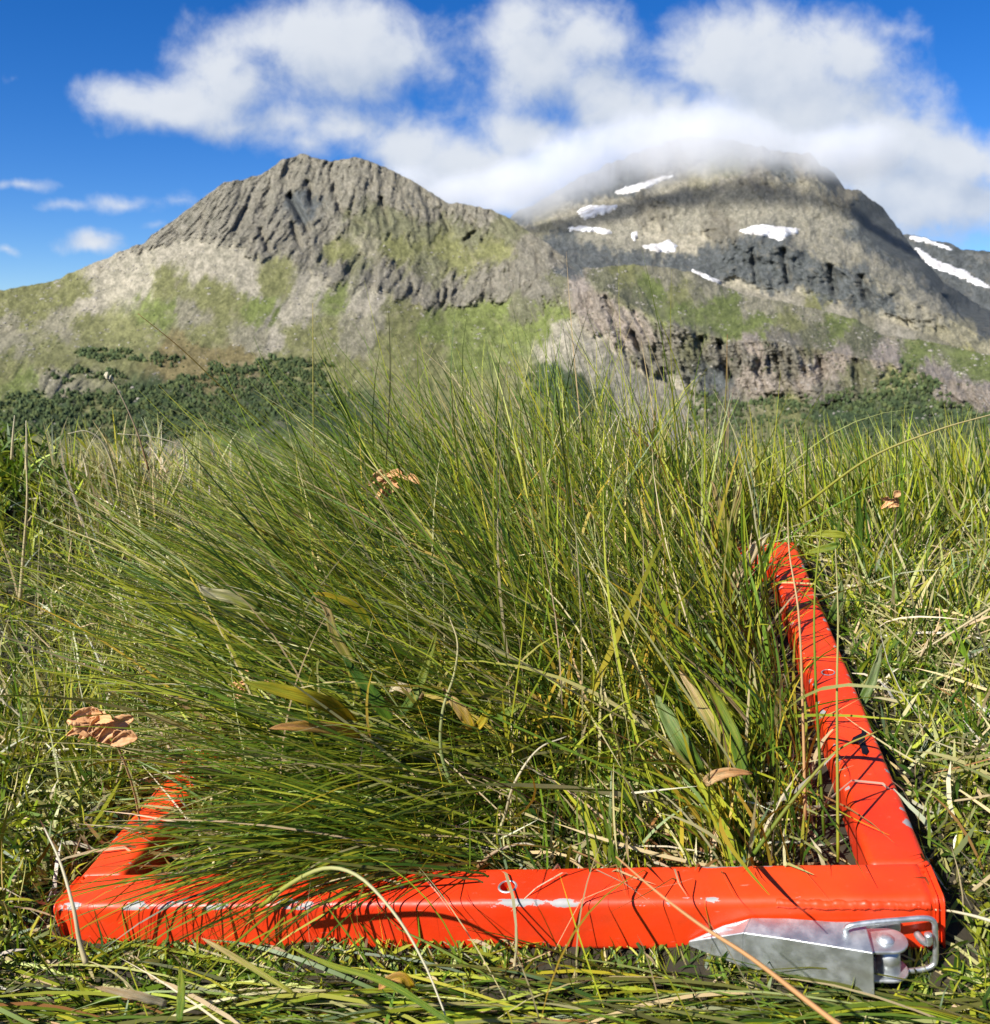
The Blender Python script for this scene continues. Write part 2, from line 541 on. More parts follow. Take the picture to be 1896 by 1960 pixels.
C1 = [(-100, 620, 'G'), (0, 590, 'G'), (60, 575, 'G'), (60, 610, 'G'), (130, 560, 'G'), (220, 515, 'S'), (300, 490, 'S'), (370, 475, 'S'), (440, 505, 'S'), (250, 545, 'S'),
      (170, 585, 'S'), (110, 615, 'H'), (330, 540, 'G'), (400, 560, 'G'), (300, 600, 'L'), (200, 650, 'G'), (100, 690, 'G'), (0, 650, 'H'), (0, 700, 'G'),
      (50, 740, 'L'), (100, 730, 'H'), (20, 620, 'H'), (180, 620, 'G'), (380, 520, 'S'), (360, 600, 'H'), (260, 640, 'G'),
      (290, 455, 'R'), (350, 420, 'R'), (430, 395, 'R'), (500, 370, 'R'), (560, 330, 'R'), (620, 340, 'R'), (700, 340, 'R'), (760, 370, 'R'), (560, 440, 'R'),
      (500, 460, 'R'), (620, 440, 'R'), (400, 430, 'R'), (460, 430, 'R'), (660, 390, 'R'), (820, 400, 'R'), (580, 400, 'K'), (600, 470, 'R'),
      (700, 420, 'r'), (760, 430, 'r'), (830, 440, 'r'), (900, 410, 'R'), (850, 470, 'G'), (900, 450, 'r'), (880, 500, 'G'), (950, 470, 'G'), (980, 440, 'r'),
      (760, 480, 'G'), (820, 510, 'r'), (730, 520, 'R'), (680, 510, 'r'), (640, 520, 'R'), (800, 565, 'R'), (870, 560, 'R'), (950, 550, 'R'), (1000, 530, 'R'), (1050, 500, 'R'),
      (700, 470, 'H'), (650, 480, 'G'), (1020, 470, 'R'), (1090, 510, 'K'), (900, 610, 'L'), (960, 600, 'L'), (840, 625, 'L'), (780, 600, 'G'), (600, 550, 'S'), (560, 600, 'S'), (520, 540, 'G'), (480, 540, 'S'),
      (500, 590, 'L'), (640, 570, 'L'), (700, 580, 'S'), (690, 620, 'H'), (680, 650, 'H'), (520, 650, 'S'), (480, 650, 'H'), (620, 650, 'G'), (560, 640, 'G'), (400, 640, 'G'),
      (440, 590, 'G'), (350, 680, 'B'), (400, 690, 'B'), (450, 690, 'B'), (560, 700, 'G'), (650, 720, 'G'), (750, 660, 'G'), (820, 680, 'G'), (900, 680, 'L'), (980, 640, 'L'), (1000, 600, 'r'),
      (1060, 600, 'L'), (1040, 560, 'R'), (1070, 540, 'r'), (1110, 545, 'P'), (1120, 590, 'P'), (1085, 640, 'S'), (1060, 670, 'S'), (1150, 680, 'S'), (1200, 730, 'S'), (1180, 705, 'S'), (1235, 745, 'S'), (1290, 775, 'S'), (1120, 660, 'S'), (1260, 770, 'S'), (1310, 800, 'S'),
      (1170, 600, 'P'), (1200, 640, 'P'), (1240, 690, 'R'), (1050, 720, 'D'), (1000, 730, 'G'), (1120, 750, 'D'), (900, 760, 'G'), (800, 760, 'G'), (1030, 630, 'L'),
      (1150, 530, 'r'), (1200, 530, 'G'), (1200, 570, 'r'), (1250, 550, 'L'), (1270, 530, 'H'), (1300, 560, 'G'), (1350, 545, 'H'), (1380, 590, 'L'), (1450, 590, 'H'), (1450, 620, 'L'), (1520, 620, 'G'), (1300, 600, 'L'),
      (1400, 625, 'L'), (1560, 600, 'H'), (1560, 645, 'r'), (1600, 630, 'L'), (1640, 650, 'r'), (1500, 660, 'R'), (1440, 660, 'P'), (1400, 680, 'R'), (1320, 660, 'r'), (1290, 650, 'R'), (1380, 720, 'K'), (1450, 720, 'P'), (1420, 700, 'R'),
      (1550, 720, 'P'), (1510, 700, 'R'), (1600, 680, 'P'), (1650, 720, 'r'), (1580, 750, 'R'), (1700, 690, 'P'), (1720, 720, 'G'), (1800, 720, 'P'), (1760, 690, 'L'), (1850, 700, 'L'), (1896, 700, 'L'), (1880, 760, 'P'), (1840, 745, 'P'), (1750, 770, 'D'),
      (1830, 800, 'D'), (1600, 790, 'D'), (1500, 790, 'G'), (1350, 790, 'r'), (1680, 800, 'D'), (1950, 760, 'P'),
      (100, 800, 'D'), (300, 780, 'D'), (500, 780, 'D'), (650, 790, 'D'), (200, 820, 'G'), (420, 860, 'L'), (600, 880, 'L'), (300, 900, 'H'), (800, 860, 'G'), (1100, 860, 'G'), (60, 860, 'G')]
CARVE1 = [([(555, 375), (575, 410), (590, 440)], 7, 70), ([(560, 430), (575, 470)], 6, 45), ([(500, 440), (515, 480)], 6, 45), ([(590, 350), (600, 390)], 6, 45),
          ([(640, 360), (650, 400), (690, 430)], 6, 35), ([(730, 380), (745, 430)], 5, 35), ([(840, 400), (860, 440)], 5, 30), ([(900, 415), (915, 440), (890, 460)], 5, 35),
          ([(690, 490), (670, 520)], 7, 35), ([(1060, 490), (1100, 515)], 7, 40), ([(1020, 470), (1040, 520), (1010, 560)], 6, 30),
          ([(1130, 560), (1136, 590)], 5, 22), ([(1160, 570), (1190, 620)], 5, 25), ([(1210, 640), (1225, 670)], 8, 25), ([(1250, 670), (1260, 690)], 8, 20),
          ([(1380, 660), (1400, 720)], 9, 45), ([(1345, 650), (1360, 690)], 7, 22), ([(1490, 680), (1500, 730)], 7, 22), ([(1570, 690), (1580, 740)], 7, 20),
          ([(1640, 690), (1650, 740)], 6, 18), ([(470, 400), (450, 440)], 6, 30), ([(380, 400), (400, 430)], 6, 25), ([(330, 430), (345, 450)], 5, 20),
          ([(640, 470), (560, 580), (500, 640)], 10, 12), ([(720, 520), (700, 590), (680, 650)], 9, 12), ([(800, 560), (790, 590)], 5, 18), ([(860, 550), (850, 585)], 5, 18), ([(930, 545), (925, 575)], 5, 18),
          ([(1080, 560), (1050, 620), (1030, 660)], 6, 14)]
M1, MX, MY, MV = build_mountain('mountain', 'nearer mountain with a craggy grey summit, pale scree and green lower slopes', np.arange(-380, 2301, 3.0),
                                np.concatenate([np.linspace(0, .3, 90, endpoint=False), np.linspace(.3, 1.0, 300)]),
                                near_nodes, C1, 30.0, 11, mountain_material('mountain_rock', 9.0), CARVE1)

# far mountain, its summit in cloud
RIDGE2 = [(700, 500), (900, 450), (960, 425), (1000, 404), (1040, 382), (1100, 346), (1150, 322), (1250, 282), (1320, 262), (1400, 270), (1480, 288),
          (1530, 296), (1553, 297), (1583, 322), (1618, 360), (1648, 368), (1683, 393), (1713, 426), (1740, 466), (1770, 500), (1800, 535), (1850, 570), (1896, 600), (2400, 760)]
BOT2 = [(700, 700), (1116, 580), (1400, 620), (1700, 700), (1896, 740), (2400, 880)]
MID2 = [(700, 620), (1000, 470), (1116, 490), (1362, 500), (1400, 470), (1450, 458), (1500, 466), (1545, 490), (1610, 506), (1660, 520), (1720, 560), (1800, 600), (1896, 650), (2400, 830)]
MIDB2 = [(700, 650), (1000, 500), (1116, 515), (1362, 535), (1400, 550), (1450, 560), (1500, 562), (1545, 568), (1610, 582), (1660, 600), (1720, 620), (1800, 650), (1896, 690), (2400, 850)]
far_nodes = [(0.0, BOT2, [(700, 3100), (2400, 2700)]), (0.3, MIDB2, [(700, 4000), (1400, 3900), (2400, 3500)]), (0.55, MID2, [(700, 4300), (1400, 4040), (1700, 3900), (2400, 3700)]),
             (1.0, RIDGE2, [(700, 5600), (1320, 5600), (1600, 5000), (1770, 4500), (2400, 4300)])]
C2 = [(1000, 420, 'K'), (1060, 400, 'T'), (1100, 365, 'K'), (1150, 360, 'K'), (1200, 340, 'K'), (1140, 400, 'T'), (1040, 440, 'H'), (1000, 430, 'T'), (1060, 460, 'K'), (1150, 450, 'T'), (1200, 440, 'T'), (1180, 410, 'T'),
      (1250, 400, 'R'), (1280, 370, 'T'), (1350, 330, 'H'), (1320, 300, 'R'), (1380, 310, 'r'), (1280, 320, 'R'), (1450, 340, 'R'), (1500, 330, 'K'), (1540, 320, 'R'), (1400, 360, 'T'), (1450, 390, 'T'), (1500, 370, 'T'), (1560, 370, 'T'),
      (1350, 400, 'T'), (1300, 430, 'T'), (1380, 430, 'R'), (1250, 450, 'S'), (1200, 470, 'T'), (1320, 465, 'S'), (1270, 480, 'T'), (1420, 420, 'T'), (1550, 430, 'T'), (1600, 430, 'T'), (1600, 480, 'T'), (1560, 460, 'T'), (1640, 490, 'T'),
      (1620, 380, 'R'), (1660, 420, 'K'), (1700, 440, 'K'), (1650, 450, 'K'), (1720, 480, 'K'), (1600, 345, 'K'), (1640, 390, 'K'), (1680, 400, 'K'), (1750, 490, 'K'), (1690, 470, 'K'),  # right face: its shade is deepened with dark K albedo
      (1150, 492, 'K'), (1200, 490, 'K'), (1250, 495, 'K'), (1300, 498, 'K'), (1340, 510, 'K'), (1120, 480, 'K'),  # shadowed band above the shoulder, painted in as dark albedo
      (1400, 500, 'K'), (1430, 500, 'K'), (1470, 505, 'K'), (1510, 512, 'K'), (1580, 518, 'K'), (1580, 545, 'K'), (1620, 560, 'K'), (1390, 490, 'K'), (1430, 475, 'K'), (1480, 480, 'K'), (1530, 500, 'K'), (1400, 520, 'K'), (1450, 520, 'K'), (1500, 530, 'K'), (1560, 530, 'K'), (1600, 530, 'K'), (1650, 545, 'K'), (1700, 570, 'K'), (1640, 570, 'K'),  # shaded cliffs: the shade is put into the rock colour
      (1450, 575, 'S'), (1400, 555, 'S'), (1520, 585, 'S'), (1600, 610, 'S'), (1700, 630, 'S'), (1560, 590, 'G'), (1650, 620, 'H'), (1800, 640, 'H'), (1750, 590, 'T'), (1690, 530, 'T'), (1730, 550, 'T'), (1780, 590, 'T'), (1850, 640, 'H'), (1896, 680, 'H'), (1850, 690, 'G'), (1780, 545, 'K'), (1840, 585, 'K'), (1896, 620, 'K')]
EDGE2 = [(1535, 302), (1570, 345), (1600, 372), (1625, 392), (1640, 420), (1650, 445), (1690, 478), (1760, 515), (1800, 560)]


def rec2(X, Y):
    d, side = seg_dist(X, Y, EDGE2)
    inside = side > 0
    return np.where(inside, np.minimum(d, 140) * 13.0, 0.0) * smooth(Y, 640, 540)


M2, FX2, FY2, FV2 = build_mountain('mountain', 'higher grey mountain behind with snow patches and its summit lost in cloud', np.arange(760, 2301, 3.5),
                                   np.linspace(0, 1, 250), far_nodes, C2, 62.0, 41, mountain_material('far_mountain_rock', 16.0, 1.15),
                                   [([(1500, 480), (1510, 540)], 6, 60), ([(1440, 480), (1450, 540)], 6, 50), ([(1590, 510), (1600, 560)], 6, 60), ([(1650, 530), (1660, 570)], 6, 60)], rec2, 11.0)

# dark ridge at the far right
RIDGE3 = [(1500, 520), (1690, 455), (1735, 450), (1767, 455), (1793, 463), (1824, 469), (1845, 479), (1896, 484), (1960, 500), (2100, 470), (2400, 560)]
BOT3 = [(1500, 700), (2400, 760)]
M3, TX3, TY3, TV3 = build_mountain('mountain', 'dark snow-streaked ridge showing behind the right flank of the cloudy mountain', np.arange(1600, 2301, 5.0),
                                   np.linspace(0, 1, 90), [(0, BOT3, [(1500, 5600), (2400, 5600)]), (1, RIDGE3, [(1500, 7400), (2400, 7400)])],
                                   [(1700, 500, 'K'), (1900, 560, 'K'), (2200, 600, 'K')], 70.0, 61, mountain_material('dark_ridge_rock', 16))


# snow patches lying on the mountains
def snow_material():
    m, g, out = new_mat('old_snow')
    p = g.new('ShaderNodeBsdfPrincipled')
    geo = g.new('ShaderNodeNewGeometry')
    n = g.noise(geo.outputs['Position'], 0.02, 5, 0.6)
    g.put(p.inputs['Base Color'], g.mix(g.ramp(n, 0.35, 0.65), (0.42, 0.40, 0.38), (0.78, 0.78, 0.78)))
    p.inputs['Roughness'].default_value = 0.7
    g.l.new(p.outputs[0], out.inputs[0])
    return m


SNOW = snow_material()


def in_poly(X, Y, poly):
    r = np.zeros(X.shape, bool)
    n = len(poly)
    for i in range(n):
        x1, y1 = poly[i]
        x2, y2 = poly[(i + 1) % n]
        if y1 == y2:
            continue
        c = ((y1 > Y) != (y2 > Y)) & (X < (x2 - x1) * (Y - y1) / (y2 - y1) + x1)
        r ^= c
    return r


def z4(pts):
    return [(900.5 + .525 * a, 260.3 + .525 * b) for a, b in pts]


def snow_patch(poly, label, X, Y, V, thick=5.0):
    wx = X + 7 * fbm(X / 12, Y / 7, 5, 77, 0.65)
    wy = Y + 5 * fbm(X / 12, Y / 7, 5, 78, 0.65)
    m = in_poly(wx, wy, poly)
    r, c = np.where(m[:-1, :-1])
    if len(r) == 0:
        return
    nc = X.shape[1]
    Q = np.stack([r * nc + c, r * nc + c + 1, (r + 1) * nc + c + 1, (r + 1) * nc + c], -1)
    used, inv = np.unique(Q, return_inverse=True)
    P = V.reshape(-1, 3)[used].copy()
    # the snow fills the relief a little and stands proud of the rock; its rim goes down into it
    cnt = np.bincount(inv.ravel(), minlength=len(used))
    d = P - np.array([0, 0, CAMZ])
    d /= np.linalg.norm(d, axis=1)[:, None]
    P[:, 2] += np.where(cnt >= 4, thick, -thick * 0.6)
    P -= d * np.where(cnt >= 4, thick * 2.5, -thick)[:, None]
    o = np_mesh('snow_patch', P, inv.reshape(-1, 4), SNOW)
    tag(o, label, 'snow patch', 'old snow patches on the mountains')


for poly, lab in [
    ([(520, 208), (560, 188), (640, 163), (738, 140), (742, 150), (660, 187), (600, 207), (540, 220)], 'long slanting snow streak just under the cloud on the far mountain'),
    ([(372, 282), (430, 253), (548, 253), (505, 282), (410, 308), (390, 286)], 'ragged snow patch below the slanting streak near the dark crag'),
    ([(345, 338), (400, 328), (470, 336), (525, 352), (510, 364), (440, 354), (360, 347)], 'thin curved snow strip at the foot of the dark crag'),
    ([(576, 353), (612, 346), (607, 382), (588, 388)], 'tiny upright snow spot above the rounded snow patch'),
    ([(606, 402), (680, 393), (720, 378), (752, 398), (747, 428), (680, 428)], 'rounded white snow patch in the scree bowl'),
    ([(972, 346), (1060, 323), (1130, 333), (1200, 338), (1199, 355), (1155, 367), (1128, 388), (1080, 367), (1000, 360)], 'broad bright white snowfield above the dark domed cliff')]:
    snow_patch(z4(poly), lab, FX2, FY2, FV2)
snow_patch(z4([(800, 484), (850, 503), (918, 533), (908, 545), (860, 530), (810, 503)]), 'narrow grey snow sliver lying behind the green shoulder', FX2, FY2, FV2)
snow_patch(z4([(1570, 358), (1640, 366), (1700, 388), (1762, 408), (1757, 420), (1690, 404), (1600, 382)]), 'snow streak along the crest of the dark right ridge', TX3, TY3, TV3)
snow_patch(z4([(1605, 398), (1650, 418), (1700, 453), (1800, 488), (1910, 560), (1850, 552), (1760, 512), (1690, 487), (1640, 450)]), 'long snow tongue running down the dark right ridge', TX3, TY3, TV3)


# ------------------------------------------------------------------ woods in the valley
def leaf_mat(name, rough=0.6, trans=0.25, spec=0.3):
    m, g, out = new_mat(name)
    p = g.new('ShaderNodeBsdfPrincipled')
    a = g.new('ShaderNodeAttribute', attribute_name='tint')
    g.l.new(a.outputs['Color'], p.inputs['Base Color'])
    p.inputs['Roughness'].default_value = rough
    p.inputs['Specular IOR Level'].default_value = spec
    t = g.new('ShaderNodeBsdfTranslucent')
    g.put(t.inputs['Color'], g.mix(1.0, a.outputs['Color'], (1.5, 1.5, 0.7), 'MULTIPLY'))
    mx = g.new('ShaderNodeMixShader')
    mx.inputs[0].default_value = trans
    g.l.new(p.outputs[0], mx.inputs[1])
    g.l.new(t.outputs[0], mx.inputs[2])
    g.l.new(mx.outputs[0], out.inputs[0])
    return m


bm = bmesh.new()
bmesh.ops.create_icosphere(bm, subdivisions=1, radius=1)
ICO_V = np.array([v.co[:] for v in bm.verts])
ICO_F = np.array([[v.index for v in f.verts] for f in bm.faces])
bm.free()


def forest(name, label, regions, n, seed):
    r = np.random.default_rng(seed)
    # positions on the mountain surface inside the regions
    sel = np.zeros(MX.shape, bool)
    wx = MX + 40 * fbm(MX / 60, MY / 22, 5, seed, 0.6)
    wy = MY + 30 * fbm(MX / 60, MY / 22, 5, seed + 1, 0.65)
    for poly in regions:
        sel |= in_poly(wx, wy, poly)
    ids = np.flatnonzero(sel.ravel())
    if len(ids) == 0:
        return
    pw = np.clip(0.30 + 1.6 * fbm(MX / 28, MY / 13, 4, seed + 2), 0.02, 1).ravel()[ids]
    pos = MV.reshape(-1, 3)[r.choice(ids, n, p=pw / pw.sum())]
    dist = np.hypot(pos[:, 0], pos[:, 1])
    size = dist / 1860 * r.uniform(1.1, 3.6, n) * np.where(r.random(n) < 0.1, 1.4, 1)
    V, Fc, C = [], [], []
    for i in range(n):
        s = size[i] * np.array([1, 1, r.uniform(0.9, 1.7)])
        jit = 1 + r.uniform(-0.35, 0.35, (len(ICO_V), 1))
        V.append(ICO_V * jit * s + pos[i] + [r.normal() * 3, r.normal() * 3, s[2] * 0.5])
        Fc.append(ICO_F + i * len(ICO_V))
        c = np.array([0.060, 0.085, 0.036]) * r.uniform(0.6, 1.5) + np.array([0.05, 0.045, 0.01]) * r.uniform(0, 1) ** 3
        C.append(np.repeat(c[None], len(ICO_V), 0) * r.uniform(0.8, 1.2, (len(ICO_V), 1)))
    o = np_mesh(name, np.concatenate(V), np.concatenate(Fc), leaf_mat(name + '_leaves', 0.9, 0.1, 0.1), attrs={'tint': np.concatenate(C)}, tri=True, shade=False)
    tag(o, label, 'wood', kind='stuff')


forest('forest', 'dark green wood covering the valley slope below the nearer mountain',
       [[(-200, 790), (60, 758), (200, 752), (330, 728), (420, 716), (520, 690), (560, 690), (640, 730), (700, 760), (640, 790), (560, 800), (420, 830), (250, 850), (60, 830), (-200, 830)],
        [(160, 672), (250, 676), (360, 682), (355, 696), (250, 692), (170, 690)], [(400, 700), (470, 705), (480, 722), (410, 722)], [(540, 690), (640, 690), (640, 705), (560, 702)],
        [(100, 716), (230, 712), (240, 722), (110, 724)]], 8500, 21)
forest('bushes', 'scattered dark alder bushes under the pale cliffs on the right',
       [[(1330, 745), (1450, 770), (1600, 750), (1700, 740), (1800, 760), (1896, 790), (1896, 860), (1300, 860)], [(990, 715), (1050, 712), (1130, 770), (1170, 800), (1010, 800)], [(1740, 700), (1800, 740), (1760, 770), (1700, 740)]], 3000, 22)


def scatter(name, label, cat, n, seed, x0, x1, y0, y1, smin, smax, cols, flat):
    r = np.random.default_rng(seed)
    wgt = np.clip(0.15 + 1.5 * fbm(MX / 40, MY / 25, 4, seed + 2), 0.0, 1) * ((MX > x0) & (MX < x1) & (MY > y0) & (MY < y1))
    wgt = wgt.ravel()
    pos = MV.reshape(-1, 3)[r.choice(len(wgt), n, p=wgt / wgt.sum())]
    dist = np.hypot(pos[:, 0], pos[:, 1])
    size = dist / 1860 * (smin + (smax - smin) * r.random(n) ** 3)
    nv = len(ICO_V)
    V = ICO_V[None] * (1 + r.uniform(-0.4, 0.4, (n, nv, 1))) * (size[:, None, None] * np.array([1.2, 1, flat])) + pos[:, None]
    c = np.array(cols)[r.integers(0, len(cols), n)] * r.uniform(0.7, 1.25, (n, 1))
    F_ = ICO_F[None] + (np.arange(n) * nv)[:, None, None]
    o = np_mesh(name, V.reshape(-1, 3), F_.reshape(-1, 3), leaf_mat(name + '_surface', 0.95, 0.0, 0.1), attrs={'tint': np.repeat(c, nv, 0)}, tri=True, shade=False)
    tag(o, label, cat, kind='stuff')


scatter('boulders', 'pale boulders strewn over the scree and grass of the nearer mountain', 'boulders', 3600, 51, -100, 2000, 470, 860, 0.7, 3.2,
        [(0.36, 0.33, 0.28), (0.30, 0.28, 0.24), (0.24, 0.22, 0.19)], 0.7)
scatter('shrubs', 'low dark shrubs dotted over the green lower slopes', 'shrubs', 3200, 52, -100, 2000, 600, 880, 0.5, 2.4,
        [(0.05, 0.075, 0.03), (0.075, 0.095, 0.035), (0.09, 0.09, 0.04)], 0.8)


# ------------------------------------------------------------------ cloud bank over the summits
def cloud(name, label, blobs, dens, seed, nscale=0.0030):
    """blobs: (px, py, distance, rx, rz, ry in metres); a soft body of mist filling a lumpy hull"""
    r = np.random.default_rng(seed)
    bm = bmesh.new()
    cs = []
    for px, py, d, rx, rz, ry in blobs:
        c = at(px, py, d)
        cs.append((c, rx, ry, rz))
        bmesh.ops.create_icosphere(bm, subdivisions=3, radius=1, matrix=Matrix.Translation(c) @ Matrix.Diagonal((rx * 1.25, ry * 1.25, rz * 1.25, 1)))
    m, g, out = new_mat(name + '_mist')
    geo = g.new('ShaderNodeNewGeometry')
    p = geo.outputs['Position']
    acc = None
    for c, rx, ry, rz in cs:
        d = g.vmath('LENGTH', g.vmath('MULTIPLY', g.vmath('SUBTRACT', p, tuple(c)), (1 / rx, 1 / ry, 1 / rz)))
        f = g.math('SUBTRACT', 1.0, d)
        acc = f if acc is None else g.math('SMOOTH_MAX', acc, f, 0.3)
    n = g.noise(p, nscale, 6, 0.6)
    f = g.math('ADD', acc, g.math('MULTIPLY', g.math('SUBTRACT', n, 0.5), 1.9))
    pv = g.new('ShaderNodeVolumePrincipled')
    pv.inputs['Color'].default_value = (0.98, 0.985, 1.0, 1)
    pv.inputs['Anisotropy'].default_value = 0.0
    g.put(pv.inputs['Density'], g.math('MULTIPLY', g.ramp(f, 0.0, 0.7), dens))
    g.l.new(pv.outputs[0], out.inputs['Volume'])
    o = bm_obj(name, bm, m)
    rm = o.modifiers.new('hull', 'REMESH')
    rm.mode = 'VOXEL'
    rm.voxel_size = 45
    tag(o, label, 'cloud', kind='stuff')
    return o


cloud('cloud', 'soft grey cloud bank draped over the summit of the far mountain',
      [(760, 345, 4700, 230, 110, 220), (880, 372, 4600, 300, 120, 240), (1010, 362, 4600, 330, 150, 260), (1120, 326, 4600, 330, 175, 260), (1240, 288, 4600, 360, 195, 280),
       (1370, 272, 4500, 360, 175, 280), (1480, 284, 4400, 320, 150, 260), (1610, 285, 4400, 300, 130, 250), (950, 395, 4500, 180, 70, 200)], 0.0062, 3)


# ------------------------------------------------------------------ red frame
def paint_material():
    m, g, out = new_mat('red_paint')
    tc = g.new('ShaderNodeTexCoord')
    P = tc.outputs['Object']
    red = g.new('ShaderNodeBsdfPrincipled')
    n = g.noise(P, 60, 4, 0.6)
    n0 = g.noise(P, 9, 3, 0.5)
    col = g.mix(g.ramp(n0, 0.3, 0.7), (0.66, 0.030, 0.005), (0.80, 0.058, 0.007))
    dust = g.noise(P, 220, 4, 0.7)
    col = g.mix(g.math('MULTIPLY', g.ramp(dust, 0.62, 0.8), 0.25), col, (0.5, 0.22, 0.14))
    dirt = g.math('MULTIPLY', g.ramp(g.noise(P, 26, 6, 0.7), 0.5, 0.75), 0.30)
    col = g.mix(dirt, col, (0.33, 0.050, 0.018))
    scm = g.new('ShaderNodeMapping')
    scm.inputs['Scale'].default_value = (1, 7, 7)
    scm.inputs['Rotation'].default_value = (0, 0, 0.5)
    g.l.new(P, scm.inputs['Vector'])
    scr = g.ramp(g.noise(scm.outputs[0], 70, 3, 0.6), 0.70, 0.76)
    col = g.mix(g.math('MULTIPLY', scr, 0.35), col, (0.72, 0.36, 0.27))
    g.put(red.inputs['Base Color'], col)
    g.put(red.inputs['Roughness'], g.ramp(n, 0.3, 0.7, 0.36, 0.55))
    red.inputs['Specular IOR Level'].default_value = 0.45
    bp = g.new('ShaderNodeBump')
    bp.inputs['Strength'].default_value = 0.15
    bp.inputs['Distance'].default_value = 0.001
    g.l.new(g.noise(P, 140, 3, 0.5), bp.inputs['Height'])
    g.l.new(bp.outputs[0], red.inputs['Normal'])
    met = g.new('ShaderNodeBsdfPrincipled')
    g.put(met.inputs['Base Color'], g.mix(n, (0.22, 0.22, 0.22), (0.42, 0.41, 0.40)))
    met.inputs['Metallic'].default_value = 0.2
    met.inputs['Roughness'].default_value = 0.65
    ed = g.new('ShaderNodeAttribute', attribute_name='edge')
    st = g.new('ShaderNodeMapping')
    st.inputs['Scale'].default_value = (0.38, 1, 1)
    g.l.new(P, st.inputs['Vector'])
    nz = g.noise(st.outputs[0], 95, 5, 0.6)
    chip = g.math('ADD', nz, g.math('MULTIPLY', ed.outputs['Fac'], 0.16))
    chip = g.ramp(chip, 0.735, 0.75)
    mx = g.new('ShaderNodeMixShader')
    g.l.new(chip, mx.inputs[0])
    g.l.new(red.outputs[0], mx.inputs[1])
    g.l.new(met.outputs[0], mx.inputs[2])
    g.l.new(mx.outputs[0], out.inputs[0])
    return m


RED = paint_material()


def plain(name, col, rough=0.5, metal=0.0, noise=0.0, sc=60):
    m, g, out = new_mat(name)
    p = g.new('ShaderNodeBsdfPrincipled')
    tc = g.new('ShaderNodeTexCoord')
    n = g.noise(tc.outputs['Object'], sc, 5, 0.65)
    a = tuple(c * (1 - noise) for c in col)
    b = tuple(min(1, c * (1 + noise)) for c in col)
    g.put(p.inputs['Base Color'], g.mix(g.ramp(n, 0.3, 0.7), a, b))
    g.put(p.inputs['Roughness'], g.ramp(n, 0.3, 0.7, rough * 0.8, rough * 1.25))
    p.inputs['Metallic'].default_value = metal
    g.l.new(p.outputs[0], out.inputs[0])
    return m


ZINC = plain('galvanised_steel', (0.58, 0.61, 0.62), 0.46, 0.85, 0.10, 120)
BLACK = plain('black_paint', (0.012, 0.012, 0.02), 0.5, 0, 0.3)

frame = bpy.data.objects.new('metal_frame', None)
COL.objects.link(frame)
MW = Matrix(FM.tolist()).to_4x4()
MW.translation = Vector(FT.tolist()) - Vector(FM[:, 2].tolist()) * FH
frame.matrix_world = MW
frame.empty_display_size = 0.1
tag(frame, 'square red painted metal frame lying half buried in the long grass', 'metal frame')
# local coordinates of the frame: x along the front bar, y away, z up; top face at FH


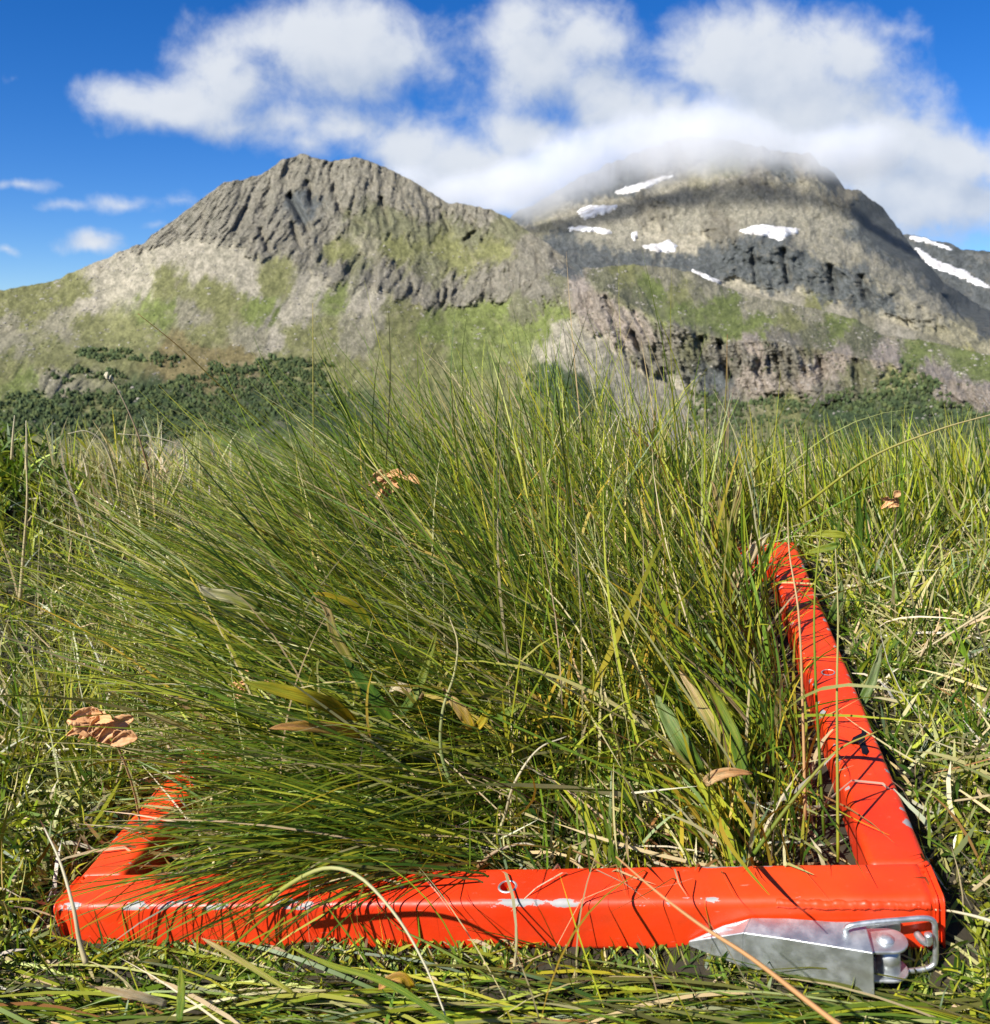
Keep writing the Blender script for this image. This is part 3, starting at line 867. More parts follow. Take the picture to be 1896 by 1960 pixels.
def bar(name, axis, lo, hi, c0, c1, z0, z1, rad=0.004, n=90, ends=(True, True), wob=0.00035, seed=0, edges=((0, 1),)):
    """rounded tube along axis ('x' or 'y') from lo to hi; cross range c0..c1, height z0..z1"""
    prof, ed = [], []
    corners = [(c1 - rad, z0 + rad, -90, 0), (c1 - rad, z1 - rad, 0, 1), (c0 + rad, z1 - rad, 90, 2), (c0 + rad, z0 + rad, 180, 3)]
    flat = 5
    for i, (cx, cz, a0, k) in enumerate(corners):
        for j in range(6):
            a = math.radians(a0 + 90 * j / 5)
            prof.append((cx + rad * math.cos(a), cz + rad * math.sin(a)))
            ed.append(1.0 if k in (1, 2) and 0 < j < 5 else 0.35 if k in (1, 2) else 0.0)
        nx = corners[(i + 1) % 4]
        a = math.radians(a0 + 90)
        p0 = prof[-1]
        p1 = (nx[0] + rad * math.cos(a), nx[1] + rad * math.sin(a))
        for j in range(1, flat):
            t = j / flat
            prof.append((p0[0] + (p1[0] - p0[0]) * t, p0[1] + (p1[1] - p0[1]) * t))
            ed.append(0.0)
    prof = np.array(prof)
    ed = np.array(ed)
    ctr = np.array([(c0 + c1) / 2, (z0 + z1) / 2])
    st = np.linspace(lo, hi, n)
    rows, es = [], []
    cap = 0.004

    def put(s, k):
        pr = ctr + (prof - ctr) * k
        q = np.empty((len(prof), 3))
        if axis == 'x':
            q[:, 0], q[:, 1] = s, pr[:, 0]
        else:
            q[:, 1], q[:, 0] = s, pr[:, 0]
        q[:, 2] = pr[:, 1]
        rows.append(q)
        es.append(ed)
    if ends[0]:
        for j in range(5):
            a = math.pi / 2 * j / 5
            put(lo + cap * (1 - math.sin(a)), 1 - (cap / (0.5 * (z1 - z0))) * (1 - math.cos(math.pi / 2 - a)))
    for s in st[1:-1] if any(ends) else st:
        put(s, 1.0)
    if not ends[0]:
        put(st[0], 1.0) if any(ends) else None
    if ends[1]:
        for j in range(4, -1, -1):
            a = math.pi / 2 * j / 5
            put(hi - cap * (1 - math.sin(a)), 1 - (cap / (0.5 * (z1 - z0))) * (1 - math.cos(math.pi / 2 - a)))
    R_ = np.stack(rows)
    order = np.argsort(R_[:, 0, 0 if axis == 'x' else 1], kind='stable')
    R_ = R_[order]
    E_ = np.stack(es)
    A = R_[..., 0 if axis == 'x' else 1]
    B = R_[..., 1 if axis == 'x' else 0]
    R_[..., 2] += wob * (fbm(A * 40, B * 60 + seed, 3, seed) + 0.5 * fbm(A * 12, B * 10, 2, seed + 1))
    if axis == 'x':
        R_[..., 1] += wob * fbm(A * 35, R_[..., 2] * 60 + 9, 3, seed + 2)
    else:
        R_[..., 0] += wob * fbm(A * 35, R_[..., 2] * 60 + 9, 3, seed + 2)
    nr, nc = R_.shape[:2]
    V = R_.reshape(-1, 3)
    Q = grid_quads(nr, nc, True)
    if axis == 'x':
        Q = Q[:, ::-1] if False else Q
    # closing fans
    o = np_mesh(name, V, Q, RED, frame, {'edge': E_.reshape(-1)})
    bm = bmesh.new()
    bm.from_mesh(o.data)
    bm.verts.ensure_lookup_table()
    for r0 in (0, nr - 1):
        bm.faces.new([bm.verts[r0 * nc + k] for k in range(nc)])
    bmesh.ops.recalc_face_normals(bm, faces=bm.faces)
    for f in bm.faces:
        f.smooth = True
    bm.to_mesh(o.data)
    bm.free()
    return o


def drill(o, loc, r, depth):
    bm = bmesh.new()
    bmesh.ops.create_cone(bm, cap_ends=True, segments=28, radius1=r, radius2=r, depth=depth, matrix=Matrix.Translation(loc))
    me = bpy.data.meshes.new('drill')
    bm.to_mesh(me)
    bm.free()
    c = bpy.data.objects.new('drill', me)
    COL.objects.link(c)
    c.parent = frame
    c.matrix_parent_inverse = Matrix.Identity(4)
    bpy.context.view_layer.update()
    md = o.modifiers.new('hole', 'BOOLEAN')
    md.object = c
    md.operation = 'DIFFERENCE'
    md.solver = 'EXACT'
    dg = bpy.context.evaluated_depsgraph_get()
    me2 = bpy.data.meshes.new_from_object(o.evaluated_get(dg))
    o.modifiers.clear()
    o.data = me2
    bpy.data.objects.remove(c)


BH = -0.004
front_bar = bar('front_bar', 'x', -FA, FA, 0.0, FW, BH, FH, 0.0045, 150, seed=1)
side_l = bar('side_bar', 'y', FW - 0.007, FD, -FA + 0.0003, -FA + FW, BH, FH - 0.00025, 0.0045, 120, seed=2)
side_r = bar('side_bar', 'y', FW - 0.007, FD, FA - FW, FA - 0.0003, BH, FH - 0.00025, 0.0045, 120, seed=3)
back_bar = bar('back_bar', 'x', -FA + FW - 0.006, FA - FW + 0.006, FD - FW, FD - 0.0006, BH, FH - 0.0005, 0.0045, 90, seed=4)


def loc_of(px, py, z):
    """where a picture direction meets the frame's plane at local height z"""
    d = ray_dir(np.array(px), np.array(py)) @ FM
    o0 = (np.array([0, 0, CAMZ]) - (FT - FM[:, 2] * FH)) @ FM
    t = (z - o0[2]) / d[2]
    p = o0 + d * t
    return Vector((p[0], p[1], z))


h1 = loc_of(972, 1697, FH)
h2 = loc_of(1586, 1287, FH)
drill(front_bar, h1, 0.0042, 0.03)
drill(side_r, h2, 0.0042, 0.03)


def ring(name, loc, r0, r1, h, mat, parent):
    bm = bmesh.new()
    n = 28
    vs = []
    for (r, z) in ((r0, 0), (r0 + 0.0003, h), (r1 - 0.0005, h), (r1, 0.0)):
        vs.append([bm.verts.new((loc[0] + r * math.cos(2 * math.pi * k / n), loc[1] + r * math.sin(2 * math.pi * k / n), loc[2] + z)) for k in range(n)])
    for a, b in zip(vs[:-1], vs[1:]):
        for k in range(n):
            bm.faces.new((a[k], a[(k + 1) % n], b[(k + 1) % n], b[k]))
    bmesh.ops.recalc_face_normals(bm, faces=bm.faces)
    return bm_obj(name, bm, mat, parent)


ring('hole_rim', h1, 0.0042, 0.0055, 0.0004, ZINC, front_bar)
ring('hole_rim', h2, 0.0042, 0.0050, 0.0003, ZINC, side_r)

def tube_bm(path, r, n=10, closed=False):
    pts = [Vector(p) for p in path]
    bm = bmesh.new()
    rings = []
    prev = None
    for i, p in enumerate(pts):
        t = (pts[min(i + 1, len(pts) - 1)] - pts[max(i - 1, 0)]).normalized()
        if prev is None:
            a = t.orthogonal().normalized()
        else:
            a = (prev - t * prev.dot(t)).normalized()
        prev = a
        b = t.cross(a)
        rr = r(i / (len(pts) - 1)) if callable(r) else r
        rings.append([bm.verts.new(p + (a * math.cos(2 * math.pi * k / n) + b * math.sin(2 * math.pi * k / n)) * rr) for k in range(n)])
    for a, b in zip(rings[:-1], rings[1:]):
        for k in range(n):
            bm.faces.new((a[k], a[(k + 1) % n], b[(k + 1) % n], b[k]))
    bm.faces.new(rings[0][::-1])
    bm.faces.new(rings[-1])
    bmesh.ops.recalc_face_normals(bm, faces=bm.faces)
    return bm


def spline(pts, n):
    P_ = np.array(pts, float)
    P_ = np.concatenate([2 * P_[:1] - P_[1:2], P_, 2 * P_[-1:] - P_[-2:-1]])
    out = []
    m = len(P_) - 3
    for s in np.linspace(0, m - 1e-9, n):
        i = int(s)
        t = s - i
        a, b, c, d = P_[i:i + 4]
        out.append(0.5 * ((2 * b) + (c - a) * t + (2 * a - 5 * b + 4 * c - d) * t * t + (3 * b - a - 3 * c + d) * t ** 3))
    return np.array(out)


# weld bead along the corner joint
def bead(pts, rad, seed):
    P_ = spline(pts, 110)
    bm = tube_bm(P_, rad, 12)
    for v in bm.verts:
        k = 0.0013 * float(fbm(np.array([v.co.x * 210 + 3]), np.array([v.co.z * 160 + v.co.y * 210]), 4, seed, 0.65)[0])
        v.co += v.normal * k
    return bm_obj('weld_bead', bm, RED, frame)


bead([(0.168, 0.0016, FH - 0.0030), (0.19, 0.0012, FH - 0.0036), (0.21, 0.0014, FH - 0.0040), (0.228, 0.0012, FH - 0.0042), (0.243, 0.0016, FH - 0.0044)], 0.0025, 3)
bead([(FA - 0.002, 0.003, FH - 0.0050), (FA - 0.0014, 0.012, FH - 0.0045), (FA - 0.0016, 0.024, FH - 0.0042), (FA - 0.002, 0.033, FH - 0.0040)], 0.0026, 5)

# black painted numeral on the right-hand bar
bm = bmesh.new()
mk = [[(1650, 1399), (1657, 1403), (1662, 1399), (1656, 1410), (1650, 1413)], [(1634, 1413), (1652, 1404), (1656, 1415), (1646, 1421), (1634, 1426), (1628, 1424)], [(1643, 1418), (1655, 1412), (1657, 1424), (1664, 1440), (1659, 1447), (1651, 1444), (1649, 1434), (1645, 1428)]]
for i, poly in enumerate(mk):
    vs = []
    for (x, y) in poly:
        p = loc_of(x, y, FH)
        vs.append(bm.verts.new((p.x, p.y, FH + 0.0006 + 0.0001 * i)))
    f = bm.faces.new(vs)
    if f.normal.z < 0:
        f.normal_flip()
bmesh.ops.solidify(bm, geom=bm.faces[:], thickness=0.0004)
bm_obj('painted_mark', bm, BLACK, side_r, False)

# toggle latch on the front face
latch = bpy.data.objects.new('latch', None)
COL.objects.link(latch)
latch.parent = frame


def shell(name, polys, thick, mat, parent, bev=0.0013):
    bm = bmesh.new()
    for poly in polys:
        bm.faces.new([bm.verts.new(p) for p in poly])
    bmesh.ops.remove_doubles(bm, verts=bm.verts, dist=1e-5)
    bmesh.ops.recalc_face_normals(bm, faces=bm.faces)
    o = bm_obj(name, bm, mat, parent, False)
    s = o.modifiers.new('sheet', 'SOLIDIFY')
    s.thickness = thick
    s.offset = 0
    b = o.modifiers.new('edge', 'BEVEL')
    b.width = bev
    b.segments = 3
    b.limit_method = 'ANGLE'
    return o


zt, zb = FH - 0.0100, -0.0045
A0 = (0.122, -0.001, FH - 0.024); A0b = (0.122, -0.001, FH - 0.027)
L1t, L1o, L1b = (0.155, -0.0012, zt), (0.1505, -0.010, zt - 0.0015), (0.1485, -0.011, zb + 0.0015)
R1t, R1o, R1b = (0.2105, -0.006, zt), (0.2105, -0.0240, zt - 0.0015), (0.2105, -0.0245, zb - 0.003)
M1t, M1o, M1b = (0.172, -0.0015, zt), (0.170, -0.0145, zt - 0.0012), (0.169, -0.015, zb)
lever = shell('lever', [[L1t, M1t, M1o, L1o], [M1t, R1t, R1o, M1o], [L1o, M1o, M1b, L1b], [M1o, R1o, R1b, M1b]], 0.0014, ZINC, latch)
shell('lever_tab', [[A0, (0.140, -0.0015, FH - 0.0145), L1t, L1o], [A0, L1o, L1b, (0.135, -0.004, zb + 0.002), A0b]], 0.0012, ZINC, latch)
shell('latch_plate', [[(0.172, -0.0016, FH - 0.012), (0.228, -0.0016, FH - 0.012), (0.228, -0.0016, zb), (0.172, -0.0016, zb)]], 0.0012, ZINC, latch)
# stadium shaped link plates either side of the pivot, and the pivot drum between them


def stadium(x0, x1, y, rr, z, th):
    bm = bmesh.new()
    pts = []
    for k in range(13):
        a = math.radians(-90 + 180 * k / 12)
        pts.append((x1 + rr * math.cos(a), y + rr * math.sin(a)))
    for k in range(13):
        a = math.radians(90 + 180 * k / 12)
        pts.append((x0 + rr * math.cos(a), y + rr * math.sin(a)))
    lo = [bm.verts.new((x, yy_, z)) for x, yy_ in pts]
    hi = [bm.verts.new((x, yy_, z + th)) for x, yy_ in pts]
    bm.faces.new(lo[::-1])
    bm.faces.new(hi)
    for k in range(len(pts)):
        bm.faces.new((lo[k], lo[(k + 1) % len(pts)], hi[(k + 1) % len(pts)], hi[k]))
    bmesh.ops.recalc_face_normals(bm, faces=bm.faces)
    return bm


for zz in (zt - 0.0052, zb + 0.0005):
    o = bm_obj('link_plate', stadium(0.200, 0.2205, -0.0125, 0.0085, zz, 0.0016), ZINC, latch, False)
    b = o.modifiers.new('edge', 'BEVEL'); b.width = 0.0005; b.segments = 2; b.limit_method = 'ANGLE'
bm = bmesh.new()
bmesh.ops.create_cone(bm, cap_ends=True, segments=24, radius1=0.0058, radius2=0.0058, depth=zt - 0.0052 - zb - 0.002, matrix=Matrix.Translation((0.2195, -0.0125, (zt - 0.005 + zb) / 2)))
bm_obj('pivot_drum', bm, ZINC, latch)
bm = bmesh.new()
bmesh.ops.create_uvsphere(bm, u_segments=20, v_segments=10, radius=1, matrix=Matrix.Translation((0.2185, -0.0125, zt - 0.0034)) @ Matrix.Diagonal((0.0042, 0.0042, 0.0024, 1)))
bm_obj('rivet', bm, ZINC, latch)
path = spline([(0.2005, -0.0115, zt - 0.001), (0.2000, -0.0118, zt + 0.0022), (0.203, -0.0115, zt + 0.0042), (0.212, -0.0100, zt + 0.0046), (0.226, -0.0085, zt + 0.0048), (0.2385, -0.0070, zt + 0.0046),
               (0.2425, -0.0068, zt + 0.0025), (0.2432, -0.0070, zt - 0.003), (0.2430, -0.0078, zb + 0.005), (0.2415, -0.0085, zb + 0.0005), (0.236, -0.0095, zb - 0.0012), (0.224, -0.0115, zb - 0.001), (0.215, -0.0125, zb - 0.001)], 70)
bm_obj('wire_bail', tube_bm(path, 0.0014, 12), ZINC, latch)
bm_obj('catch_hook', tube_bm(spline([(0.236, -0.001, zt - 0.010), (0.2375, -0.0065, zt - 0.0095), (0.2395, -0.0100, zt - 0.007), (0.2390, -0.0105, zt - 0.002)], 20), 0.0019, 10), ZINC, latch)

# ------------------------------------------------------------------ grass
GRASS = leaf_mat('grass_blades', 0.46, 0.20, 0.38)
DRY = leaf_mat('dry_blades', 0.6, 0.22, 0.3)

PAL = {'dark': (0.032, 0.070, 0.006), 'mid': (0.105, 0.170, 0.013), 'yel': (0.31, 0.33, 0.024), 'pale': (0.33, 0.33, 0.12), 'straw': (0.48, 0.40, 0.21),
       'white': (0.62, 0.57, 0.42), 'brown': (0.26, 0.13, 0.045), 'olive': (0.10, 0.105, 0.022), 'gold': (0.42, 0.30, 0.03)}


def pick(r, n, mixd):
    ks = list(mixd)
    w = np.array([mixd[k] for k in ks], float)
    c = np.array([PAL[k] for k in ks])[r.choice(len(ks), n, p=w / w.sum())]
    return c * r.uniform(0.75, 1.3, (n, 1)) * (1 + r.normal(0, 0.06, (n, 3)))


def unit(v):
    return v / np.maximum(np.linalg.norm(v, axis=-1, keepdims=True), 1e-9)


def lift(P, margin):
    """blades rest on the ground and lie over the bars of the frame instead of passing through"""
    gz = ground_z(P[:, 0], P[:, 1])
    P[:, 2] = np.maximum(P[:, 2], gz + margin)
    L = (P - (FT - FM[:, 2] * FH)) @ FM
    m = 0.001
    inx = (np.abs(L[:, 0]) < FA + m) & (L[:, 1] > -m) & (L[:, 1] < FD + m)
    hole = (np.abs(L[:, 0]) < FA - FW - m) & (L[:, 1] > FW + m) & (L[:, 1] < FD - FW - m)
    hit = inx & ~hole & (L[:, 2] < FH + margin + 0.001) & (L[:, 2] > FH * 0.25)
    L[:, 2] = np.where(hit, FH + margin + 0.001, L[:, 2])
    return np.where(hit[:, None], L @ FM.T + (FT - FM[:, 2] * FH), P)


def blades(r, roots, d0, L, W, col, droop, curl=0.25, seg=7, tipcol=None, margin=0.002, cull=True):
    n = len(roots)
    P = roots.copy()
    d = unit(d0)
    side = unit(np.cross(d, r.normal(size=(n, 3))))
    cv = r.normal(size=(n, 3)) * curl
    step = (L / seg)[:, None]
    V = np.empty((n, seg + 1, 2, 3))
    for i in range(seg + 1):
        s = i / seg
        w = (W * (0.75 + 0.5 * s) if s < 0.5 else W * (1.0 - ((s - 0.5) / 0.5) ** 1.6 * 0.9))[:, None] * 0.5
        V[:, i, 0] = P - side * w
        V[:, i, 1] = P + side * w
        if i < seg:
            d = unit(d + (np.array([0, 0, -1.0]) * droop[:, None] * (0.4 + 1.2 * s) + cv) / seg)
            side = unit(side - d * (side * d).sum(1, keepdims=True))
            P = lift(P + d * step, margin * (0.5 + 1.5 * np.arange(n) % 7 / 7.0).mean())
    if cull:
        Lc = (V[:, :, 0] - (FT - FM[:, 2] * FH)) @ FM
        over = (Lc[..., 2] > 0.026) & (((Lc[..., 0] > 0.205) & (Lc[..., 0] < 0.262) & (Lc[..., 1] > 0.0) & (Lc[..., 1] < 0.57)) |
                                       ((Lc[..., 0] < -0.21) & (Lc[..., 0] > -0.27) & (Lc[..., 1] < 0.055) & (Lc[..., 1] > 0.0)))
        # and those standing between the eye's side of the plot and the right-hand bar
        q_ = Lc[:, -1]
        over[:, -1] |= (q_[:, 2] > 0.055) & (q_[:, 0] > 0.115 + 0.10 * q_[:, 1]) & (q_[:, 1] < 0.40) & (q_[:, 0] < 0.262)
        ok = ~(over.any(1) & (r.random(n) < 0.66))
        V, col = V[ok], col[ok]
        if tipcol is not None:
            tipcol = tipcol[ok]
        n = len(V)
    idx = np.arange(n)[:, None] * (seg + 1) * 2 + np.arange(seg)[None] * 2
    Q = np.stack([idx, idx + 1, idx + 3, idx + 2], -1).reshape(-1, 4)
    tip = col if tipcol is None else tipcol
    t = np.linspace(0, 1, seg + 1)[None, :, None, None] ** 2
    C = col[:, None, None] * (1 - t) + tip[:, None, None] * t
    C = np.broadcast_to(C, (n, seg + 1, 2, 3))
    return V.reshape(-1, 3), Q, np.array(C).reshape(-1, 3)


class Meadow:
    def __init__(self):
        self.V, self.Q, self.C, self.n = [], [], [], 0

    def add(self, t):
        V, Q, C = t
        self.V.append(V); self.Q.append(Q + self.n); self.C.append(C)
        self.n += len(V)

    def build(self, name, label, mat):
        o = np_mesh(name, np.concatenate(self.V), np.concatenate(self.Q), mat, attrs={'tint': np.concatenate(self.C)})
        return tag(o, label, 'grass', kind='stuff')


def on_ground(x, y, dz=0.0):
    return np.stack([x, y, ground_z(x, y) + dz], -1)


def lean_dir(r, n, az, az_s, tilt, tilt_s):
    """az: heading in degrees (0 = right, 90 = away, 180 = left); tilt from the vertical"""
    a = np.radians(r.normal(az, az_s, n))
    t = np.radians(np.clip(r.normal(tilt, tilt_s, n), 0, 92))
    return np.stack([np.sin(t) * np.cos(a), np.sin(t) * np.sin(a), np.cos(t)], -1)


def clumps(r, n, k, x0, x1, y0, y1, sd):
    cx, cy = r.uniform(x0, x1, k), r.uniform(y0, y1, k)
    i = r.integers(0, k, n)
    return cx[i] + r.normal(0, sd, n), cy[i] + r.normal(0, sd, n), i


def loc_ground(lx, ly, dz=0.0):
    """points on the ground from coordinates along the frame's bars"""
    p = FT + np.outer(lx, FM[:, 0]) + np.outer(ly, FM[:, 1])
    return on_ground(p[:, 0], p[:, 1], dz)


r = np.random.default_rng(101)
tus = Meadow()
GREEN = {'dark': 4, 'mid': 5, 'yel': 3.2, 'olive': 1.5, 'straw': .9, 'brown': .3}
TIP = {'yel': 3, 'mid': 4, 'straw': 1, 'dark': 2}
# tall sweeping blades rooted across the back half of the frame and behind it
n = 4600
x, y, ci = clumps(r, n, 60, -0.16, 0.19, 0.20, 0.68, 0.028)
x = np.minimum(x, 0.205)
hd = r.normal(0, 17, 60)[ci]; td = r.normal(0, 12, 60)[ci]
d = lean_dir(r, n, 180 + hd, 24, 47 + td - 12 * smooth(x, 0.02, 0.2) + 8 * smooth(x, 0.0, -0.16), 11)
L = r.uniform(0.13, 0.30, n) * (1.0 + 0.12 * smooth(x, 0.15, -0.1) - 0.22 * smooth(x, 0.02, 0.18))
tus.add(blades(r, loc_ground(x, y), d, L, r.uniform(0.0010, 0.0021, n), pick(r, n, GREEN), r.uniform(0.0, 0.6, n) ** 1.5, 0.38, 8, pick(r, n, TIP)))
# low sprawling blades swept over to the left
n = 3200
x, y, ci = clumps(r, n, 46, -0.08, 0.15, 0.13, 0.50, 0.026)
d = lean_dir(r, n, 180 + r.normal(0, 16, 46)[ci], 17, 66 + r.normal(0, 7, 46)[ci], 10)
tus.add(blades(r, loc_ground(x, y), d, r.uniform(0.16, 0.30, n), r.uniform(0.0010, 0.0020, n), pick(r, n, GREEN), r.uniform(0.05, 0.5, n), 0.2, 8, pick(r, n, TIP)))
# flat wider blades, yellowing and dead ones, leaning every way through the rest
n = 480
x, y, ci = clumps(r, n, 90, -0.16, 0.19, 0.10, 0.60, 0.012)
d = lean_dir(r, n, 165 + r.normal(0, 60, 90)[ci], 25, 42, 18)
tus.add(blades(r, loc_ground(x, y), d, r.uniform(0.10, 0.24, n), r.uniform(0.0022, 0.0044, n), pick(r, n, {'yel': 5, 'mid': 4, 'straw': 3, 'gold': 3, 'brown': 1.5}), r.uniform(0.1, 1.3, n), 0.6, 9, pick(r, n, {'yel': 3, 'straw': 3, 'gold': 3, 'brown': 2, 'mid': 2})))
n = 900
x, y = r.uniform(-0.18, 0.20, n), r.uniform(0.06, 0.60, n)
d = lean_dir(r, n, 150, 100, 38, 20)
tus.add(blades(r, loc_ground(x, y), d, r.uniform(0.10, 0.26, n), r.uniform(0.0008, 0.0018, n), pick(r, n, {'yel': 5, 'mid': 3, 'gold': 2, 'straw': 2}), r.uniform(0.0, 1.0, n), 0.6, 9))
# stems crossing the sweep of the tussock
n = 620
x, y = r.uniform(-0.16, 0.19, n), r.uniform(0.28, 0.68, n)
d = lean_dir(r, n, 90, 110, 40, 16)
tus.add(blades(r, loc_ground(x, y), d, r.uniform(0.12, 0.27, n), r.uniform(0.0008, 0.0022, n), pick(r, n, {'yel': 5, 'mid': 3, 'gold': 1.5, 'straw': 3, 'pale': 2, 'dark': 2}), r.uniform(0.0, 1.3, n), 0.6, 9))
# fuller green and yellow blades standing in the front right corner
n = 2000
x, y, ci = clumps(r, n, 46, 0.02, 0.195, 0.055, 0.34, 0.014)
x = np.clip(x, -1, 0.208); y = np.maximum(y, 0.045)
d = lean_dir(r, n, 150 + r.normal(0, 50, 46)[ci], 35, 20, 11)
tus.add(blades(r, loc_ground(x, y), d, r.uniform(0.05, 0.15, n) * (0.55 + 0.45 * smooth(y, 0.05, 0.2)), r.uniform(0.0010, 0.0030, n), pick(r, n, {'mid': 4, 'yel': 5, 'dark': 2, 'gold': 1.2, 'straw': 1.2}), r.uniform(0, 0.6, n), 0.35, 7))
# long straight blades reaching far to the left, and sparse tall ones above the rest
n = 700
x, y, ci = clumps(r, n, 30, -0.12, 0.10, 0.22, 0.62, 0.02)
d = lean_dir(r, n, 180, 10, 60, 7)
tus.add(blades(r, loc_ground(x, y), d, r.uniform(0.28, 0.40, n), r.uniform(0.0009, 0.0017, n), pick(r, n, GREEN), r.uniform(0.0, 0.25, n), 0.12, 8, pick(r, n, TIP)))
n = 170
x, y = r.uniform(-0.15, 0.19, n), r.uniform(0.40, 0.72, n)
d = lean_dir(r, n, 178, 30, 30, 11)
tus.add(blades(r, loc_ground(x, y), d, r.uniform(0.25, 0.36, n), r.uniform(0.0008, 0.0014, n), pick(r, n, {'yel': 4, 'mid': 3, 'straw': 2}), r.uniform(0.0, 0.3, n), 0.15, 9))
# blades that fall over the left and front bars
n = 1000
x, y, ci = clumps(r, n, 14, -0.06, 0.06, 0.07, 0.20, 0.02)
d = lean_dir(r, n, 203 + r.normal(0, 8, 16)[ci], 11, 70, 7)
tus.add(blades(r, loc_ground(x, y), d, r.uniform(0.12, 0.23, n), r.uniform(0.0009, 0.0017, n), pick(r, n, {'dark': 3, 'mid': 5, 'yel': 3.5, 'olive': 2, 'straw': .5}), r.uniform(0.2, 0.8, n), 0.18, 8))
# short upright shoots behind the front bar
n = 2600
x, y, ci = clumps(r, n, 60, -0.17, 0.185, 0.05, 0.36, 0.018)
x = np.minimum(x, 0.19)
d = lean_dir(r, n, 170, 60, 26, 14)
tus.add(blades(r, loc_ground(x, y), d, r.uniform(0.03, 0.12, n) * (0.5 + 0.5 * smooth(y, 0.05, 0.25)), r.uniform(0.0008, 0.0017, n), pick(r, n, {'dark': 3, 'mid': 5, 'yel': 3, 'straw': 1.5}), r.uniform(0, 0.4, n), 0.3, 6))
tus.build('tussock_grass', 'dense tussock of fine dark green needle grass swept to the left inside the red frame', GRASS)

up = Meadow()
# lighter upright grasses behind the frame
n = 5200
x, y, ci = clumps(r, n, 80, 0.12, 0.75, 0.60, 1.00, 0.03)
d = lean_dir(r, n, 165, 50, 17, 10)
up.add(blades(r, loc_ground(x, y), d, r.uniform(0.05, 0.165, n), r.uniform(0.0012, 0.0028, n), pick(r, n, {'mid': 3, 'yel': 5, 'pale': 4, 'straw': 1, 'dark': 1}), r.uniform(0, 0.4, n), 0.22, 6))
n = 2600
x, y, ci = clumps(r, n, 50, -0.30, 0.2, 0.62, 0.95, 0.03)
d = lean_dir(r, n, 170, 50, 28, 12)
up.add(blades(r, loc_ground(x, y), d, r.uniform(0.06, 0.19, n), r.uniform(0.0012, 0.0024, n), pick(r, n, {'mid': 4, 'yel': 4, 'pale': 3, 'straw': 1.5, 'dark': 2}), r.uniform(0, 0.4, n), 0.22, 6))
# mixed grasses along the outside of the right-hand bar
n = 2600
x, y, ci = clumps(r, n, 60, 0.285, 0.46, 0.12, 0.62, 0.018)
x = np.maximum(x, 0.268)
d = lean_dir(r, n, 60, 80, 30, 15)
up.add(blades(r, loc_ground(x, y), d, r.uniform(0.03, 0.10, n) * (0.5 + 0.6 * smooth(y, 0.1, 0.6)), r.uniform(0.001, 0.003, n), pick(r, n, {'mid': 4, 'yel': 4, 'dark': 2, 'straw': 2, 'pale': 2}), r.uniform(0, 0.6, n), 0.35, 6))
# thin upright stems at both sides
for n, x0, x1, y0, y1 in ((900, -0.75, -0.29, 0.05, 0.85), (900, 0.42, 1.0, 0.15, 0.95)):
    x, y = r.uniform(x0, x1, n), r.uniform(y0, y1, n)
    d = lean_dir(r, n, 150, 90, 18, 12)
    up.add(blades(r, loc_ground(x, y), d, r.uniform(0.05, 0.13, n), r.uniform(0.0009, 0.0022, n), pick(r, n, {'mid': 3, 'yel': 4, 'pale': 3, 'straw': 3, 'dark': 1}), r.uniform(0, 0.6, n), 0.3, 6))
up.build('meadow_grass', 'lighter yellow-green upright grass growing behind and right of the red frame', GRASS)

dry = Meadow()
n = 1900
x, y, ci = clumps(r, n, 60, -0.72, -0.10, 0.62, 1.0, 0.022)
d = lean_dir(r, n, 150, 90, 18, 12)
dry.add(blades(r, loc_ground(x, y), d, r.uniform(0.05, 0.15, n), r.uniform(0.0014, 0.0036, n), pick(r, n, {'straw': 4, 'white': 3, 'pale': 5, 'yel': 2}), r.uniform(0, 0.6, n), 0.35, 6))
# straw litter lying between the stems
n = 2200
x, y = r.uniform(-0.2, 0.2, n), r.uniform(0.05, 0.55, n)
d = lean_dir(r, n, 180, 120, 78, 10)
dry.add(blades(r, loc_ground(x, y, r.uniform(0.0, 0.02, n)), d, r.uniform(0.03, 0.11, n), r.uniform(0.0008, 0.0026, n), pick(r, n, {'straw': 5, 'white': 2, 'brown': 2, 'pale': 2}), r.uniform(0.0, 0.8, n), 0.5, 5))
n = 1800
x, y = r.uniform(0.27, 0.6, n), r.uniform(0.0, 0.7, n)
d = lean_dir(r, n, 60, 100, 72, 12)
dry.add(blades(r, loc_ground(x, y, r.uniform(0.0, 0.02, n)), d, r.uniform(0.03, 0.11, n), r.uniform(0.0008, 0.0026, n), pick(r, n, {'straw': 5, 'white': 2, 'brown': 1, 'pale': 4}), r.uniform(0.0, 0.8, n), 0.5, 5))
# straw under the swept blades on the left
n = 2600
x, y, ci = clumps(r, n, 60, -0.46, -0.20, 0.15, 0.60, 0.03)
d = lean_dir(r, n, 140, 80, 50, 22)
dry.add(blades(r, loc_ground(x, y), d, r.uniform(0.04, 0.12, n), r.uniform(0.0008, 0.0022, n), pick(r, n, {'straw': 3, 'white': 3, 'pale': 5, 'yel': 3, 'mid': 2}), r.uniform(0.0, 0.8, n), 0.4, 6))
